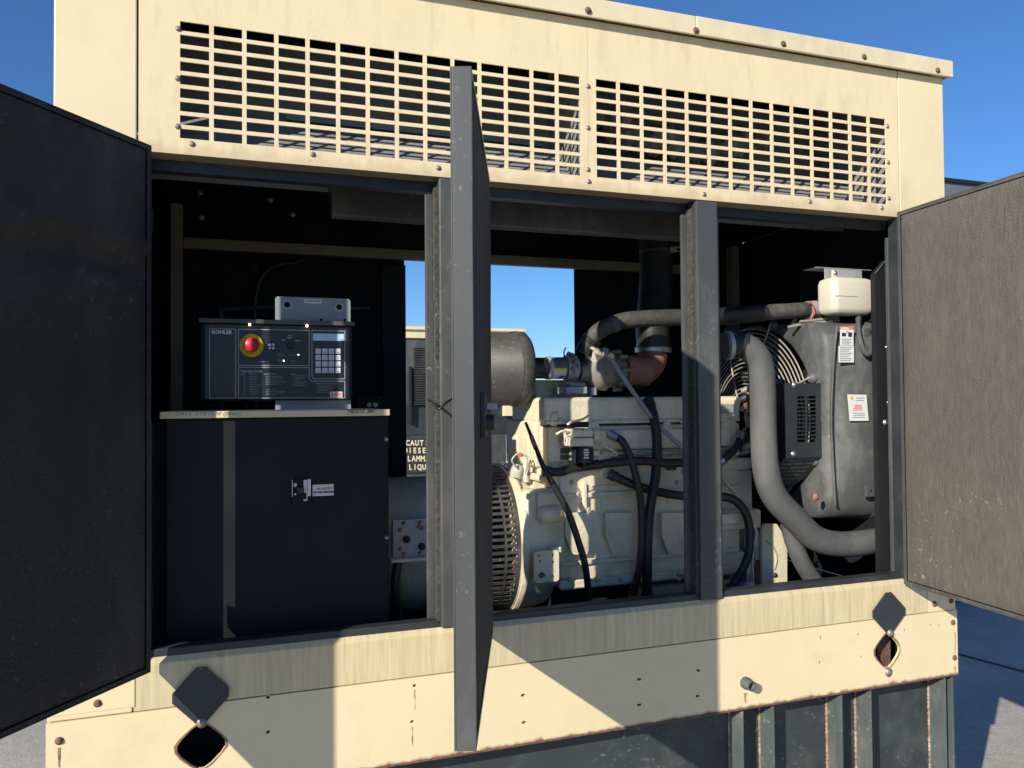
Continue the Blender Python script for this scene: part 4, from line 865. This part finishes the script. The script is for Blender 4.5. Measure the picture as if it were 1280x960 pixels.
# stickers
def sticker(name, px0, px1, py0, py1, y, label, tilt=0):
    t = thing(name, label, 'sticker', at((px0+px1)/2, py1, y), 'stickers on the fan shroud')
    bb = MB(); A = at(px0,py0,y); B = at(px1,py0+tilt*.15,y); C_ = at(px1+tilt,py1,y); Dd = at(px0+tilt,py1,y)
    for v_ in (A,B,C_,Dd): v_.y = y
    make('paper', MB().prism([A,B,C_,Dd], (0,.0015,0)), 'white', t); return t
YS = .1145
sA = sticker('warning_sticker', 1050.5,1067,408,432,YS-.004,'tall white sticker with orange-red top and hand symbol, upper right of the shroud')
bb = MB(); bx(bb,1050.5,1067,408,411.5,YS-.0048,YS-.0042); make('red_band', bb, 'orange', sA)
text('WARNING', .0085, tuple(at(1051.8,411.3,YS-.0052)), 'white', sA, sx=.8)
bb = MB()
bx(bb,1052.5,1057,416,420.5,YS-.0048,YS-.0042); bx(bb,1060.5,1065,415.5,421,YS-.0048,YS-.0042); bb.tube([at(1057,420,YS-.0045),at(1059,414,YS-.0045),at(1062,416,YS-.0045)], .0008, 4)
make('hand_symbol', bb, 'ink', sA)
bb = MB()
for k in range(4): bx(bb,1052.5,1065-(k % 2)*3,423.5+2*k,424.3+2*k,YS-.0048,YS-.0042)
make('fine_print', bb, 'greyink', sA)
sB = sticker('notice_sticker', 1048.5,1067.5,432.5,453,YS-.004,'plain white text sticker below the orange-topped one')
bb = MB()
for k in range(8): bx(bb,1050,1065.5-(k % 3)*2,434+2.3*k,434.9+2.3*k,YS-.0048,YS-.0042)
make('fine_print', bb, 'greyink', sB)
sC = sticker('dealer_sticker', 1059.5,1083,493,526,YS-.004,'tilted white sticker with yellow disc and pink print, middle of the shroud',tilt=3)
bb = MB().lathe(at(1064.5,497.5,YS-.0042), (0,-1,0), [(0,.0065),(.0006,.0065)], 16); make('yellow_disc', bb, 'yellow', sC)
bb = MB(); bx(bb,1070,1081,497,498,YS-.0048,YS-.0042); bx(bb,1070,1080,500,500.8,YS-.0048,YS-.0042)
for k in range(3): bx(bb,1066,1081,516+2.6*k,516.9+2.6*k,YS-.0048,YS-.0042)
make('fine_print', bb, 'greyink', sC)
bb = MB(); bx(bb,1068,1077,506,508,YS-.0048,YS-.0042); bx(bb,1067,1078,509,511,YS-.0048,YS-.0042); bx(bb,1066,1079,512,513,YS-.0048,YS-.0042); make('pink_print', bb, 'pink', sC)
# coolant bottle
bt_ = thing('coolant_bottle', 'translucent white coolant recovery bottle hung above the fan shroud', 'bottle', at(1060, 392, .16))
YBt = .13
x0, x1 = at(1043,370,YBt).x, at(1095,370,YBt).x; z0, z1 = at(1060,391.5,YBt).z, at(1060,346,YBt).z
mbt = MB(); rings_ = []
for (zz, ins) in ((z0,.014),(z0+.006,.004),(z0+.02,.0),(z1-.02,.0),(z1-.006,.004),(z1,.014)):
    rings_.append([(x, y, zz) for x, y in rrect(x0+ins, x1-ins, YBt+ins, YBt+.095-ins, .024, 6)])
mbt.rings(rings_); make('tank', mbt, 'tank', bt_)
make('hanger_plate', MB().box(x0+.006, x1-.012, YBt+.05, YBt+.055, z1-.004, z1+.036).box(x0-.03, x1+.03, YBt+.049, YBt+.12, z1+.0365, z1+.039), 'alu', bt_, .001)
make('hanger_ear', MB().box(x0+.010, x0+.034, YBt+.02, YBt+.026, z1-.008, z1+.026), 'tank', bt_, .005)
bolt(bt_, (x0+.022, YBt+.02, z1+.015), .006, m='steel')
bolt(bt_, at(1097, 340, YBt), .009, m='steel')
make('outlet', MB().cyl(at(1074,392.5,.17), at(1074,398,.17), .006, 10), 'rubber', bt_)
make('seam_line', MB().box(x0-.0008, x0+.10, YBt-.0008, YBt-.0002, z0+.058, z0+.0592), 'dusty', bt_)
hose([(1073,396,.16),(1073,410,.13),(1075,425,.105),(1080,438,.10),(1086,443,.10),(1091,432,.12),(1091,415,.15)], .0085, 'dusty', 'thin grey overflow hose hanging in a loop under the coolant bottle', 'hose')
part('top_bracket', 'shroud', parent=rad, boxes=[(1040,1050,392,403,.20,.26)], bevel=.003)
part('hose_bracket', 'shroud', parent=rad, boxes=[(1079,1089,410,436,.125,.16)], bevel=.003)
make('filler_neck', MB().tube([at(1018,385,.31), at(1030,390,.30), at(1045,398,.28)], .034, 20), 'dusty2', rad)
part('radiator_top_tank', 'blackmatte', parent=rad, boxes=[(1028,1094,393,408,.24,.6)], bevel=.01)
for pts_ in ([(1000,402,.25),(1020,400,.24),(1043,397,.22)], [(985,409,.27),(1010,404,.25),(1035,402,.23)]):
    make('bracket_rod', MB().tube([at(*p) for p in pts_], .005, 8), 'wire', rad)

# ------------------------------------------------------------------ things beyond
fgn = thing('far_generator', 'second cream generator housing standing across the yard, louvred side with caution lettering', 'generator housing', (3.0, 11, 0))
YF = 10.0
def fb(name, m, p0, p1, q0, q1, y0, y1, parent=None, bevel=.01): 
    mb = MB(); bx(mb, p0, p1, q0, q1, y0, y1); return make(name, mb, m, parent or fgn, bevel)
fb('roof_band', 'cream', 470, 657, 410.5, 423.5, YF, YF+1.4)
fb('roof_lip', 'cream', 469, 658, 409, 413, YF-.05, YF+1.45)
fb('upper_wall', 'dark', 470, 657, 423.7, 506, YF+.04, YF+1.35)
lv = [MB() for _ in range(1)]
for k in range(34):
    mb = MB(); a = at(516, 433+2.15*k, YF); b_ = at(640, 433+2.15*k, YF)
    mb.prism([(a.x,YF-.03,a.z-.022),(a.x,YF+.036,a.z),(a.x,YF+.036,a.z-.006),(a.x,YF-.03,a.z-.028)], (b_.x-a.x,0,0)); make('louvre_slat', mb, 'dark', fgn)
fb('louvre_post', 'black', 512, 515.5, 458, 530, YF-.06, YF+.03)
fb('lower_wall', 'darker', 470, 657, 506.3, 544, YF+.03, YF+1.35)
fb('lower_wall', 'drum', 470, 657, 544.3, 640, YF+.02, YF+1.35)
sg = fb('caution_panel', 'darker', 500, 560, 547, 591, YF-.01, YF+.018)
for s_, px0, py in (('CAUTION',509.8,557.2),('DIESEL FUEL',507.0,566.6),('FLAMMABLE',505.6,576.8),('LIQUID',513.0,587.4)):
    for k, ch in enumerate(s_):
        if ch != ' ': text(ch, .118, tuple(at(px0+5.75*k, py-.4, YF-.014)), 'cream', sg, bold=.0045, sx=.78, align='CENTER')
fb('cream_panel', 'cream', 629.5, 651, 507, 520, YF-.05, YF+.028)
fb('strut', 'grey', 633.5, 635.5, 543, 590, YF-.2, YF-.15); fb('strut', 'black', 637, 641, 541, 590, YF-.2, YF-.1)
fb('strut_bracket', 'grey', 634, 642, 540, 556, YF-.22, YF-.205)
amb = MB(); bx(amb, 651, 657, 503, 522, .9, .93); solo('amber_tag', amb, 'amber', 'small amber plastic tab hanging behind the end of the engine', 'tag')
wl = MB(); bx(wl, 659, 700, 488, 640, 14, 14.4); solo('pale_wall', wl, 'white', 'pale low wall across the yard right of the far generator', 'wall')
bd = thing('grey_building', 'dark grey flat-roofed shed behind the right corner of the generator', 'building', (6.6, 4.4, 0))
zb_ = at(1200, 225, 2.7).z
make('wall', MB().box(5.15, 10.5, 2.7, 6.5, 0, zb_-.03), 'bldg', bd)
make('roof_trim', MB().box(5.13, 10.52, 2.68, 6.52, zb_-.0298, zb_), 'black', bd)
